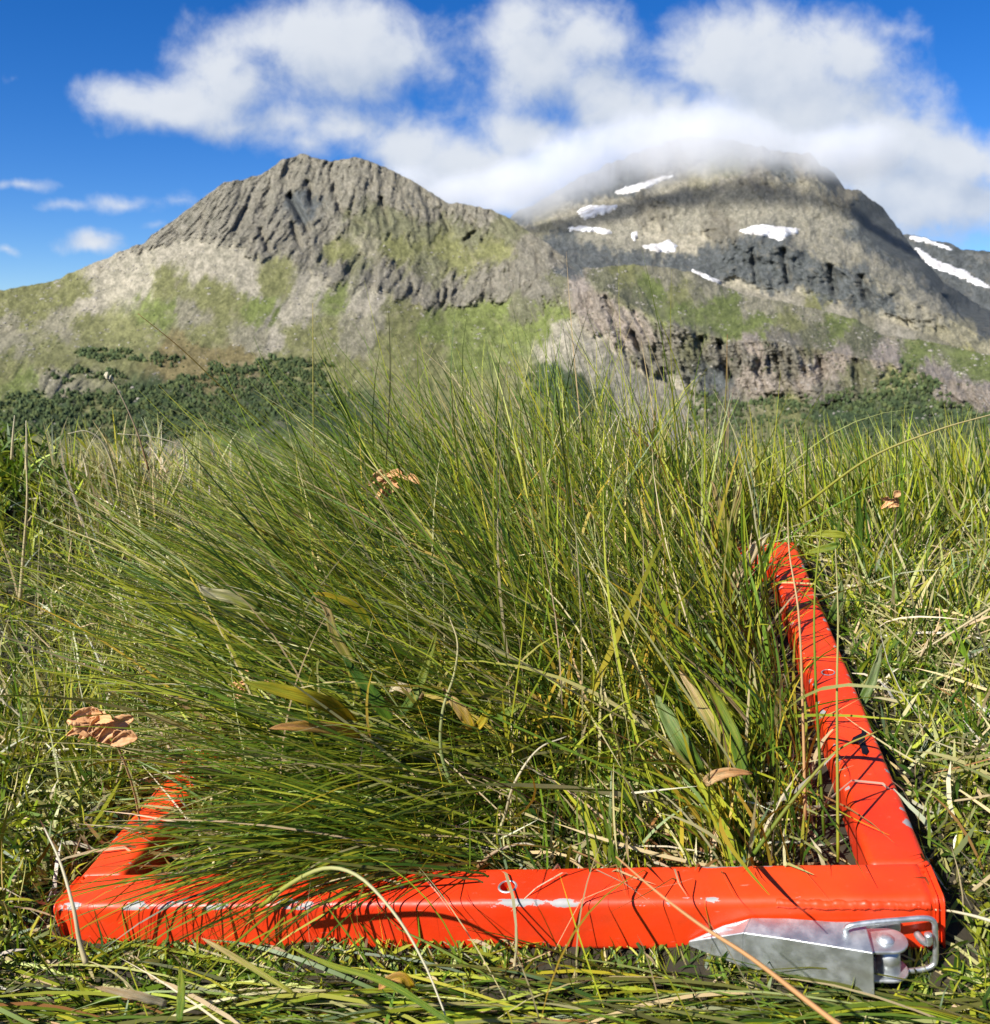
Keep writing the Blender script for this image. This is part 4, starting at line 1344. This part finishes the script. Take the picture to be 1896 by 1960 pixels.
# stray stems here and there in the tussock
n = 260
x, y = r.uniform(-0.15, 0.2, n), r.uniform(0.06, 0.6, n)
d = lean_dir(r, n, 150, 60, 28, 14)
dry.add(blades(r, loc_ground(x, y), d, r.uniform(0.10, 0.26, n), r.uniform(0.0006, 0.0014, n), pick(r, n, {'straw': 4, 'white': 1, 'pale': 4, 'brown': 2}), r.uniform(0.0, 0.9, n), 0.5, 8))
dry.build('dry_grass', 'pale straw coloured dry grass and litter among the green blades', DRY)

# low heath-like cover at both sides
hea = Meadow()


def heath(n, x0, x1, y0, y1, hgt, mixd, lmin=0.010, lmax=0.04):
    x, y = r.uniform(x0, x1, n), r.uniform(y0, y1, n)
    P_ = loc_ground(x, y)
    bump = 0.5 + 0.5 * fbm(x * 9, y * 9, 3, 13)
    P_[:, 2] += hgt * (0.2 + 0.8 * bump) * r.uniform(0, 1, n) ** 0.6
    d = lean_dir(r, n, 120, 180, 55, 28)
    hea.add(blades(r, P_, d, r.uniform(lmin, lmax, n), r.uniform(0.0010, 0.0030, n), pick(r, n, mixd), r.uniform(-0.5, 1.2, n), 0.9, 3))


MX_H = {'mid': 3, 'yel': 3.5, 'pale': 2.5, 'straw': 1.5, 'dark': 2, 'olive': 2.5, 'white': .6}
heath(9000, -0.60, -0.27, -0.10, 0.35, 0.045, MX_H)
heath(17000, -1.15, -0.27, 0.35, 1.25, 0.06, MX_H)
heath(20000, 0.40, 1.30, 0.0, 1.15, 0.075, MX_H)
heath(6000, -0.30, 0.42, 0.58, 0.90, 0.04, MX_H)
heath(7500, 0.262, 0.47, -0.22, 0.5, 0.015, MX_H)
heath(3000, -0.45, -0.262, -0.22, 0.1, 0.012, MX_H)
heath(3500, -0.21, 0.21, 0.04, 0.5, 0.015, {'dark': 3, 'brown': 2, 'straw': 2, 'olive': 2}, 0.01, 0.03)
# leafy green hump at the left edge
n = 5000
x, y = r.normal(-0.84, 0.11, n), r.normal(1.30, 0.08, n)
d = lean_dir(r, n, 120, 180, 35, 22)
hea.add(blades(r, on_ground(x, y, r.uniform(0, 0.075, n)), d, r.uniform(0.02, 0.05, n), r.uniform(0.002, 0.005, n), pick(r, n, {'mid': 5, 'yel': 4, 'dark': 2}), r.uniform(0, 0.8, n), 0.6, 4))
hea.build('heath_cover', 'low curly yellow-green heath plants covering the ground on both sides', GRASS)

# flattened grass in front of the front bar
fl = Meadow()
n = 4600
x, y = r.uniform(-0.36, 0.36, n), -0.012 - 0.20 * r.random(n)
d = lean_dir(r, n, 172 + 180 * (r.random(n) < 0.28), 14, 82, 5)
fl.add(blades(r, loc_ground(x, y, r.uniform(0, 0.006, n)), d, r.uniform(0.04, 0.16, n), r.uniform(0.0008, 0.0026, n), pick(r, n, {'mid': 4, 'yel': 4, 'dark': 3, 'olive': 4, 'straw': 1.5, 'pale': 1.5, 'brown': .5}), r.uniform(0.5, 1.1, n), 0.25, 6, margin=0.0015))
n = 2400
x, y = r.uniform(-0.36, 0.36, n), -0.012 - 0.20 * r.random(n)
d = lean_dir(r, n, 120, 180, 60, 20)
fl.add(blades(r, loc_ground(x, y), d, r.uniform(0.01, 0.028, n), r.uniform(0.0008, 0.0024, n), pick(r, n, {'mid': 4, 'yel': 4, 'dark': 4, 'straw': 1.5}), r.uniform(0.1, 0.8, n), 0.3, 4, margin=0.001))
n = 2600
x, y = r.uniform(-0.30, 0.30, n), r.uniform(-0.022, -0.002, n)
d = lean_dir(r, n, 120, 180, 62, 20)
fl.add(blades(r, loc_ground(x, y), d, r.uniform(0.008, 0.020, n), r.uniform(0.0008, 0.0022, n), pick(r, n, {'mid': 4, 'yel': 4, 'dark': 4, 'straw': 1.5}), r.uniform(0.1, 0.8, n), 0.3, 4, margin=0.001))
# a few slender blades leaning up against the bar
n = 30
x, y = r.uniform(-0.25, 0.24, n), r.uniform(-0.045, -0.012, n)
d = lean_dir(r, n, 200, 40, 26, 12)
fl.add(blades(r, loc_ground(x, y), d, r.uniform(0.04, 0.11, n), r.uniform(0.0006, 0.0011, n), pick(r, n, {'mid': 3, 'yel': 4, 'straw': 3}), r.uniform(0.1, 0.8, n), 0.3, 7))
fl.build('flattened_grass', 'flattened green and yellow grass lying in front of the red frame', GRASS)


# ------------------------------------------------------------------ single stalks and leaves one can point at
def tint_attr(o, c0, c1, key):
    me = o.data
    a = me.attributes.new('tint', 'FLOAT_COLOR', 'POINT')
    for i, v in enumerate(me.vertices):
        t = key[i]
        a.data[i].color = (*[c0[k] * (1 - t) + c1[k] * t for k in range(3)], 1)


def stalk(label, pts, r0, c0, c1, group='single stalks standing out of the grass', head=None):
    """pts: (px, py, distance) along the stalk, root first"""
    W_ = [at(p[0], p[1], p[2] * (0.94 if 0.57 < p[2] < 0.70 and p[0] < 1200 else 1.0)) for p in pts]
    base = W_[0]
    P_ = spline([(w - base)[:] for w in W_], 26)
    n = 6
    bm = tube_bm(P_, lambda t: r0 * (1 - 0.75 * t), n)
    o = bm_obj('grass_stalk', bm, DRY)
    o.location = base
    key = [min(1, (i // n) / 25) for i in range(len(o.data.vertices))]
    tint_attr(o, c0, c1, key)
    tag(o, label, 'grass stalk', group)
    if head:
        bm = bmesh.new()
        rr = random.Random(len(label))
        for k in range(16):
            t = 1 - head * k / 16
            p = Vector(P_[int(t * 25)].tolist())
            M_ = Matrix.Translation(p + Vector((rr.uniform(-1, 1), rr.uniform(-1, 1), rr.uniform(-1, 1))) * r0 * 1.2) @ Matrix.Rotation(rr.uniform(-.6, .6), 4, 'Y') @ Matrix.Diagonal((r0 * 1.2, r0 * 1.0, r0 * 3.2, 1))
            bmesh.ops.create_icosphere(bm, subdivisions=1, radius=1, matrix=M_)
        h = bm_obj('seed_head', bm, DRY, o)
        tint_attr(h, c1, c1, [0.5] * len(h.data.vertices))
    return o


ST, WH, YL, GN, BR, OR = PAL['straw'], PAL['white'], PAL['yel'], PAL['mid'], PAL['brown'], (0.55, 0.30, 0.12)
stalk('straight yellow stalk standing tallest above the left tussock', [(604, 1010, 0.95), (600, 800, 0.97), (599, 580, 1.0)], 0.0011, GN, (0.36, 0.28, 0.06))
stalk('thin dark stalk rising against the pale scree left of centre', [(735, 960, 0.95), (745, 780, 0.95), (747, 680, .95), (744, 590, .95)], 0.0009, (0.06, 0.06, 0.02), (0.05, 0.05, 0.02))
stalk('long dark blade slanting up to the left past the wood', [(560, 860, 0.9), (450, 765, .9), (350, 670, .9), (264, 600, .9)], 0.0010, GN, BR)
stalk('pale stalk with a fluffy tip standing left of the slanting blade', [(285, 900, 0.95), (260, 820, .95), (225, 745, .95), (202, 716, .95)], 0.0010, BR, WH, head=0.16)
stalk('brown upright stalk standing alone above the right-hand tussock', [(1383, 930, 1.0), (1390, 760, 1.0), (1393, 640, 1.02)], 0.0010, GN, BR)
stalk('long straw stem arching in from the right edge', [(1530, 975, 1.05), (1660, 880, 1.0), (1790, 825, .95), (1910, 790, .9)], 0.0016, YL, ST)
stalk('thick pale straw arching over the front bar', [(500, 1735, 0.50), (560, 1690, .475), (625, 1662, .455), (690, 1680, .44), (760, 1755, .42), (815, 1850, .40), (865, 1975, .375)], 0.0014, YL, WH, 'loose straws lying over the red frame')
stalk('bent straw stalk leaning on the left end of the front bar', [(165, 1845, 0.46), (152, 1800, .465), (140, 1735, .47), (115, 1650, .49), (85, 1585, .52)], 0.0014, ST, WH, 'loose straws lying over the red frame')
stalk('out of focus orange straw slanting across the latch', [(1760, 2080, 0.31), (1570, 1935, 0.33), (1440, 1835, .34), (1340, 1770, .35), (1255, 1705, .36), (1180, 1640, .37)], 0.0012, OR, OR, 'loose straws lying over the red frame')
stalk('white straw poking out past the right corner of the frame', [(1905, 1765, 0.50), (1850, 1750, .50), (1795, 1742, .50), (1680, 1742, .495)], 0.0010, WH, ST, 'loose straws lying over the red frame')
stalk('long straw lying over the top of the right corner', [(1905, 1160, 0.80), (1800, 1225, .80), (1690, 1290, .81), (1610, 1345, .8)], 0.0011, ST, WH)
stalk('folded white straw above the dry patch at left', [(322, 965, 1.05), (350, 905, 1.05), (352, 865, 1.05), (340, 850, 1.05), (290, 836, 1.05), (225, 830, 1.05)], 0.0014, ST, WH)
stalk('drooping straw hook beside the leafy hump', [(230, 960, 1.08), (215, 890, 1.08), (195, 845, 1.08), (165, 825, 1.08), (130, 830, 1.08)], 0.0014, ST, WH)
stalk('left of two short straw posts at the left edge', [(22, 880, 1.1), (25, 830, 1.1), (28, 795, 1.1)], 0.0016, ST, WH, 'twin straw posts by the leafy hump')
stalk('right of two short straw posts at the left edge', [(50, 900, 1.1), (51, 850, 1.1), (50, 805, 1.1)], 0.0018, ST, WH, 'twin straw posts by the leafy hump')
stalk('tall dry stalk standing in the heath at the left edge', [(38, 1150, 0.95), (45, 1060, .95), (52, 950, .95), (48, 850, .97)], 0.0019, ST, ST)
stalk('slim green stalk crossing the right-hand bar near the hole', [(1578, 1600, 0.55), (1562, 1300, .56), (1560, 1150, .575), (1570, 1035, .585), (1585, 930, .60)], 0.0009, GN, YL)
stalk('straw stalk standing upright before the far end of the right-hand bar', [(1542, 1570, 0.56), (1538, 1380, .57), (1530, 1180, .58), (1512, 1060, .60), (1508, 960, .61)], 0.0010, OR, ST)
stalk('pale stalk crossing the numeral on the right-hand bar', [(1605, 1650, 0.53), (1603, 1330, .54), (1605, 1180, .55), (1600, 1050, .56)], 0.0009, YL, ST)
stalk('yellow blade slanting up over the black numeral', [(1440, 1640, 0.52), (1520, 1530, .53), (1600, 1440, .54), (1680, 1400, .55)], 0.0013, GN, (0.38, 0.32, 0.07))
stalk('curved pale green blade hanging in the middle of the tussock', [(868, 1510, 0.60), (845, 1440, .60), (848, 1360, .60), (870, 1290, .61), (876, 1230, .62), (860, 1180, .63)], 0.0014, (0.18, 0.26, 0.07), ST)
stalk('white curled straw bundle lying above the front bar', [(905, 1668, 0.54), (960, 1580, .56), (985, 1500, .58), (1030, 1435, .59), (1085, 1410, .60)], 0.0013, ST, WH)
stalk('white bent straw lying close behind the front bar', [(915, 1660, 0.53), (950, 1630, .53), (1000, 1615, .53), (1035, 1622, .53)], 0.0013, BR, WH)
stalk('straw crossing the front bar beside the drilled hole', [(985, 1850, 0.44), (990, 1800, .46), (985, 1740, .48), (972, 1700, .495)], 0.0008, ST, YL, 'loose straws lying over the red frame')


def blade_leaf_material():
    m, g, out = new_mat('leaf_blade')
    p = g.new('ShaderNodeBsdfPrincipled')
    a = g.new('ShaderNodeAttribute', attribute_name='tint')
    u = g.new('ShaderNodeAttribute', attribute_name='along')
    st = g.noise(u.outputs['Vector'], 1.0, 3, 0.6)
    bl = g.noise(g.vmath('MULTIPLY', u.outputs['Vector'], (0.35, 3.0, 1.0)), 1.6, 4, 0.65)
    c = g.mix(1.0, a.outputs['Color'], g.mix(g.ramp(st, 0.35, 0.65), (0.62, 0.66, 0.6), (1.3, 1.25, 1.2)), 'MULTIPLY')
    c = g.mix(g.math('MULTIPLY', g.ramp(bl, 0.55, 0.75), 0.6), c, (0.34, 0.22, 0.05))
    g.put(p.inputs['Base Color'], c)
    p.inputs['Roughness'].default_value = 0.5
    p.inputs['Specular IOR Level'].default_value = 0.3
    b = g.new('ShaderNodeBump')
    b.inputs['Strength'].default_value = 0.6
    b.inputs['Distance'].default_value = 0.0006
    g.l.new(st, b.inputs['Height'])
    g.l.new(b.outputs[0], p.inputs['Normal'])
    t = g.new('ShaderNodeBsdfTranslucent')
    g.put(t.inputs['Color'], g.mix(1.0, c, (1.6, 1.5, 0.6), 'MULTIPLY'))
    mx = g.new('ShaderNodeMixShader')
    mx.inputs[0].default_value = 0.35
    g.l.new(p.outputs[0], mx.inputs[1])
    g.l.new(t.outputs[0], mx.inputs[2])
    g.l.new(mx.outputs[0], out.inputs[0])
    return m


LEAFM = blade_leaf_material()


def leaf(label, pts, width, c0, c1, group='broad grass leaves among the blades', twist=0.6, face=0.0):
    W_ = [at(p[0], p[1], p[2] * (0.945 if 0.56 < p[2] < 0.76 and p[0] < 1500 else 1.0)) for p in pts]
    base = W_[0]
    P_ = spline([(w - base)[:] for w in W_], 14)
    V, K = [], []
    view = Vector((0, -1, 0.45)).normalized()
    for i in range(14):
        s = i / 13
        t = Vector((P_[min(i + 1, 13)] - P_[max(i - 1, 0)]).tolist()).normalized()
        sd_ = t.cross(Matrix.Rotation(face + twist * (s - 0.5), 3, t) @ view).normalized()
        nn = sd_.cross(t)
        w = width * 0.35 * (math.sin(math.pi * min(1, (0.12 + 0.88 * s)) ** 0.8) ** 0.7 * 0.9 + 0.1) * (1 if s < 0.98 else 0.25)
        wob = 0.08 * width * math.sin(i * 1.7 + len(label))
        p = Vector(P_[i].tolist())
        for k, u in enumerate((-1, -0.5, 0, 0.5, 1)):
            V.append(p + sd_ * (w * u) + nn * (abs(u) * w * 0.45 + (wob if k in (0, 4) else 0)))
            K.append(s)
    Q = grid_quads(14, 5)
    n_ = len(V)
    al = np.array([(u * 9 + len(label) * 3.1, i / 13 * 3.0, sum(map(ord, label)) % 97) for i in range(14) for u in (-1, -0.5, 0, 0.5, 1)], float)
    o = np_mesh('broad_leaf', np.array([v[:] for v in V]), Q, LEAFM, attrs={'along': al})
    o.location = base
    so_ = o.modifiers.new('thickness', 'SOLIDIFY'); so_.thickness = 0.0003
    K2 = [min(1, max(0, k + 0.25 * math.sin(j * 2.3))) for j, k in enumerate(K)]
    tint_attr(o, c0, c1, K2)
    return tag(o, label, 'leaf', group)


LG, YG, YO, TN, DG = (0.09, 0.18, 0.015), (0.27, 0.30, 0.02), (0.45, 0.32, 0.012), (0.52, 0.38, 0.20), (0.045, 0.11, 0.012)
leaf('broad green leaf pointing up left from the centre of the tussock', [(750, 1385, 0.62), (725, 1345, .62), (690, 1300, .625), (655, 1255, .63)], 0.012, LG, DG)
leaf('narrow green leaf standing up to a sharp tip at the centre', [(765, 1370, 0.62), (795, 1330, .62), (815, 1280, .63), (838, 1205, .64)], 0.009, DG, YG)
leaf('long yellowing leaf stretched level to the left', [(695, 1405, 0.62), (650, 1360, .61), (590, 1335, .60), (520, 1318, .60), (465, 1305, .6)], 0.013, YO, YG)
leaf('orange-yellow leaf lying below the level leaf', [(690, 1405, 0.61), (640, 1395, .60), (570, 1390, .59), (515, 1395, .585)], 0.010, YO, OR)
leaf('dry upright leaf with a bent top left of centre', [(692, 1385, 0.66), (675, 1280, .66), (640, 1215, .66), (628, 1170, .66), (600, 1140, .66)], 0.009, YG, TN)
leaf('yellow striped leaf curving over at the top left of centre', [(720, 1240, 0.70), (705, 1190, .70), (680, 1160, .70), (640, 1142, .70), (595, 1135, .7)], 0.008, LG, YO)
leaf('bright yellow leaf with a white tip right of the hanging blade', [(905, 1395, 0.60), (890, 1370, .60), (870, 1345, .60), (848, 1318, .605)], 0.010, YO, TN)
leaf('small yellow leaf sharing a base with the bright yellow leaf', [(912, 1398, 0.60), (930, 1370, .60), (940, 1345, .60)], 0.007, YO, YG)
leaf('pale green leaf tip to the right of the bright yellow leaf', [(955, 1375, 0.62), (980, 1360, .62), (1005, 1345, .62)], 0.008, LG, YG)
leaf('curled cream leaf in the dark gap at the centre', [(810, 1335, 0.63), (785, 1322, .63), (760, 1315, .63), (745, 1325, .63)], 0.009, TN, WH)
leaf('cream folded leaf lying across the left of the tussock', [(500, 1165, 0.72), (450, 1145, .72), (400, 1135, .72), (380, 1122, .72)], 0.012, YG, WH)
leaf('large grey-green leaf right of centre leaning left', [(1340, 1480, 0.60), (1310, 1430, .60), (1275, 1370, .61), (1255, 1330, .62)], 0.015, LG, (0.22, 0.28, 0.10))
leaf('tall yellow-green leaf behind the grey-green leaf', [(1400, 1470, 0.62), (1370, 1400, .62), (1330, 1330, .63), (1300, 1285, .64)], 0.010, YG, TN)
leaf('second yellow-green leaf nearest the right-hand bar', [(1430, 1500, 0.60), (1405, 1410, .61), (1370, 1340, .62), (1350, 1300, .62)], 0.011, LG, YG)
leaf('curved tan leaf bending over beside the grey-green leaf', [(1350, 1500, 0.57), (1370, 1485, .57), (1400, 1478, .57), (1440, 1480, .575)], 0.009, TN, OR)
leaf('tan twisted leaf crossing the far end of the right-hand bar', [(1390, 1160, 0.80), (1415, 1100, .80), (1445, 1050, .80), (1475, 1020, .80)], 0.013, TN, WH)
leaf('tall cream leaf left of the far end of the right-hand bar', [(1395, 1080, 0.85), (1390, 1010, .85), (1375, 960, .85), (1362, 920, .85)], 0.010, YG, TN)
leaf('yellow spear leaf beside the tall cream leaf', [(1370, 1050, 0.85), (1368, 1005, .85), (1358, 960, .85)], 0.009, YO, TN)
leaf('pale spear leaf pointing up right of the tall cream leaf', [(1405, 1075, 0.86), (1402, 1000, .86), (1415, 950, .86), (1425, 900, .86)], 0.008, YG, TN)
leaf('yellow striped leaf hanging inside the far corner', [(1420, 1190, 0.78), (1395, 1130, .78), (1385, 1080, .78)], 0.009, YG, YO)
leaf('dark green leaf leaning on the far end of the right-hand bar', [(1440, 1130, 0.82), (1462, 1080, .82), (1480, 1030, .82)], 0.011, LG, LG)
leaf('pale green leaf right of the far end of the bar', [(1590, 1190, 0.85), (1605, 1150, .85), (1612, 1110, .85)], 0.011, LG, (0.25, 0.33, 0.13))
leaf('level yellow-green leaf beyond the far end of the bar', [(1620, 1025, 0.95), (1580, 1022, .95), (1530, 1030, .95)], 0.010, YG, YG)
leaf('lower level leaf beyond the far end of the bar', [(1610, 1042, 0.92), (1580, 1050, .92), (1540, 1060, .92)], 0.010, LG, YG)
leaf('upright green leaf in the meadow beyond the bar', [(1640, 1060, 1.0), (1645, 1000, 1.0), (1640, 940, 1.0)], 0.011, LG, DG)
leaf('pale grey-green leaf in the shadow right of the drilled hole', [(1645, 1355, 0.72), (1670, 1300, .73), (1690, 1230, .74)], 0.010, LG, (0.30, 0.34, 0.18))
leaf('broad yellow-green leaf flattened before the front bar', [(560, 1900, 0.40), (480, 1850, .42), (420, 1815, .43), (385, 1795, .44)], 0.0036, YG, TN)
leaf('long olive leaf lying before the middle of the front bar', [(870, 1960, 0.37), (740, 1880, .40), (640, 1850, .42), (560, 1815, .435)], 0.0042, LG, YG)
leaf('curled orange leaf under the middle of the front bar', [(790, 1890, 0.41), (770, 1870, .41), (740, 1880, .41), (725, 1895, .41)], 0.007, YO, OR)
leaf('short upright green leaf at the bottom edge', [(345, 1955, 0.39), (348, 1900, .40), (345, 1850, .41)], 0.005, LG, YG)
leaf('cream blade lying flat before the left corner', [(320, 1920, 0.42), (260, 1905, .42), (180, 1890, .425)], 0.0055, WH, TN)


def dead_leaves(label, px, py, dist, size, n, seed):
    rr = np.random.default_rng(seed)
    root = bpy.data.objects.new('dead_leaf_cluster', None)
    COL.objects.link(root)
    root.location = at(px, py, dist)
    tag(root, label, 'dead leaves', 'clusters of dead orange leaves')
    nu, nv = 20, 9
    base = root.location.copy()
    foot = Vector((base.x + 0.012, base.y + 0.02, float(ground_z(np.array([base.x]), np.array([base.y]))[0]) - 0.005))
    st = bm_obj('stem', tube_bm(spline([(foot - base)[:], ((foot - base) * 0.5 + Vector((0.006, 0, 0.004)))[:], (0.002, 0, 0.0), (-0.004, 0.0, 0.006)], 14), lambda t: 0.0009 * (1 - 0.5 * t), 6), DRY, root)
    tint_attr(st, BR, TN, [0.5] * len(st.data.vertices))
    for k in range(n):
        a = rr.uniform(0.55, 1.25) * math.pi if k < n * 0.6 else rr.uniform(0, 2 * math.pi)
        d = unit(np.array([math.cos(a), rr.uniform(-0.5, 0.2), 0.75 * math.sin(a) + rr.uniform(-0.5, 0.3)]))
        L_ = size * rr.uniform(0.4, 1.1)
        wd = L_ * rr.uniform(0.12, 0.34)
        s0 = unit(np.cross(d, np.array([0, -1, 0.4]) + rr.normal(0, 0.5, 3)))
        nn = np.cross(s0, d)
        org = rr.normal(0, 0.42, 3) * size * np.array([1, 0.4, 0.7])
        s_, u_ = np.meshgrid(np.linspace(0, 1, nu), np.linspace(-1, 1, nv), indexing='ij')
        w = wd * np.sin(np.pi * (0.06 + 0.9 * s_)) ** 0.8 * (1 + 0.35 * fbm(s_ * 5 + k, u_ * 0 + np.sign(u_), 3, seed + k))
        fold = wd * (0.45 * fbm(s_ * 1.6 + k, u_ * 2.6, 4, seed + 40 + k, 0.65, True) + 0.5 * np.abs(u_))
        curl = L_ * 0.45 * s_ ** 2
        P_ = org + d * (L_ * s_)[..., None] + s0 * (w * u_)[..., None] + nn * fold[..., None] + np.array([0, 0, -1.0]) * curl[..., None]
        o = np_mesh('leaf', P_.reshape(-1, 3), grid_quads(nu, nv), DRY, root)
        so_ = o.modifiers.new('thickness', 'SOLIDIFY'); so_.thickness = 0.0003
        c0 = np.array((0.74, 0.36, 0.14)) * rr.uniform(0.6, 1.15)
        kk = np.clip(0.5 + 0.9 * fbm(s_ * 3 + k, u_ * 3, 4, seed + 7 + k), 0, 1).ravel()
        tint_attr(o, tuple(c0), tuple(np.array((0.86, 0.56, 0.29)) * rr.uniform(0.7, 1.1)), kk.tolist())


dead_leaves('crumpled orange dead leaves hanging at the left of the tussock', 200, 1385, 0.64, 0.021, 15, 1)
dead_leaves('rusty dead leaves caught in the top of the tussock', 752, 918, 0.90, 0.017, 11, 2)
dead_leaves('small rusty dead leaves in the meadow at the right', 1705, 965, 1.05, 0.014, 8, 3)
dead_leaves('pinkish dead leaves low in the left of the tussock', 485, 1310, 0.70, 0.016, 8, 4)
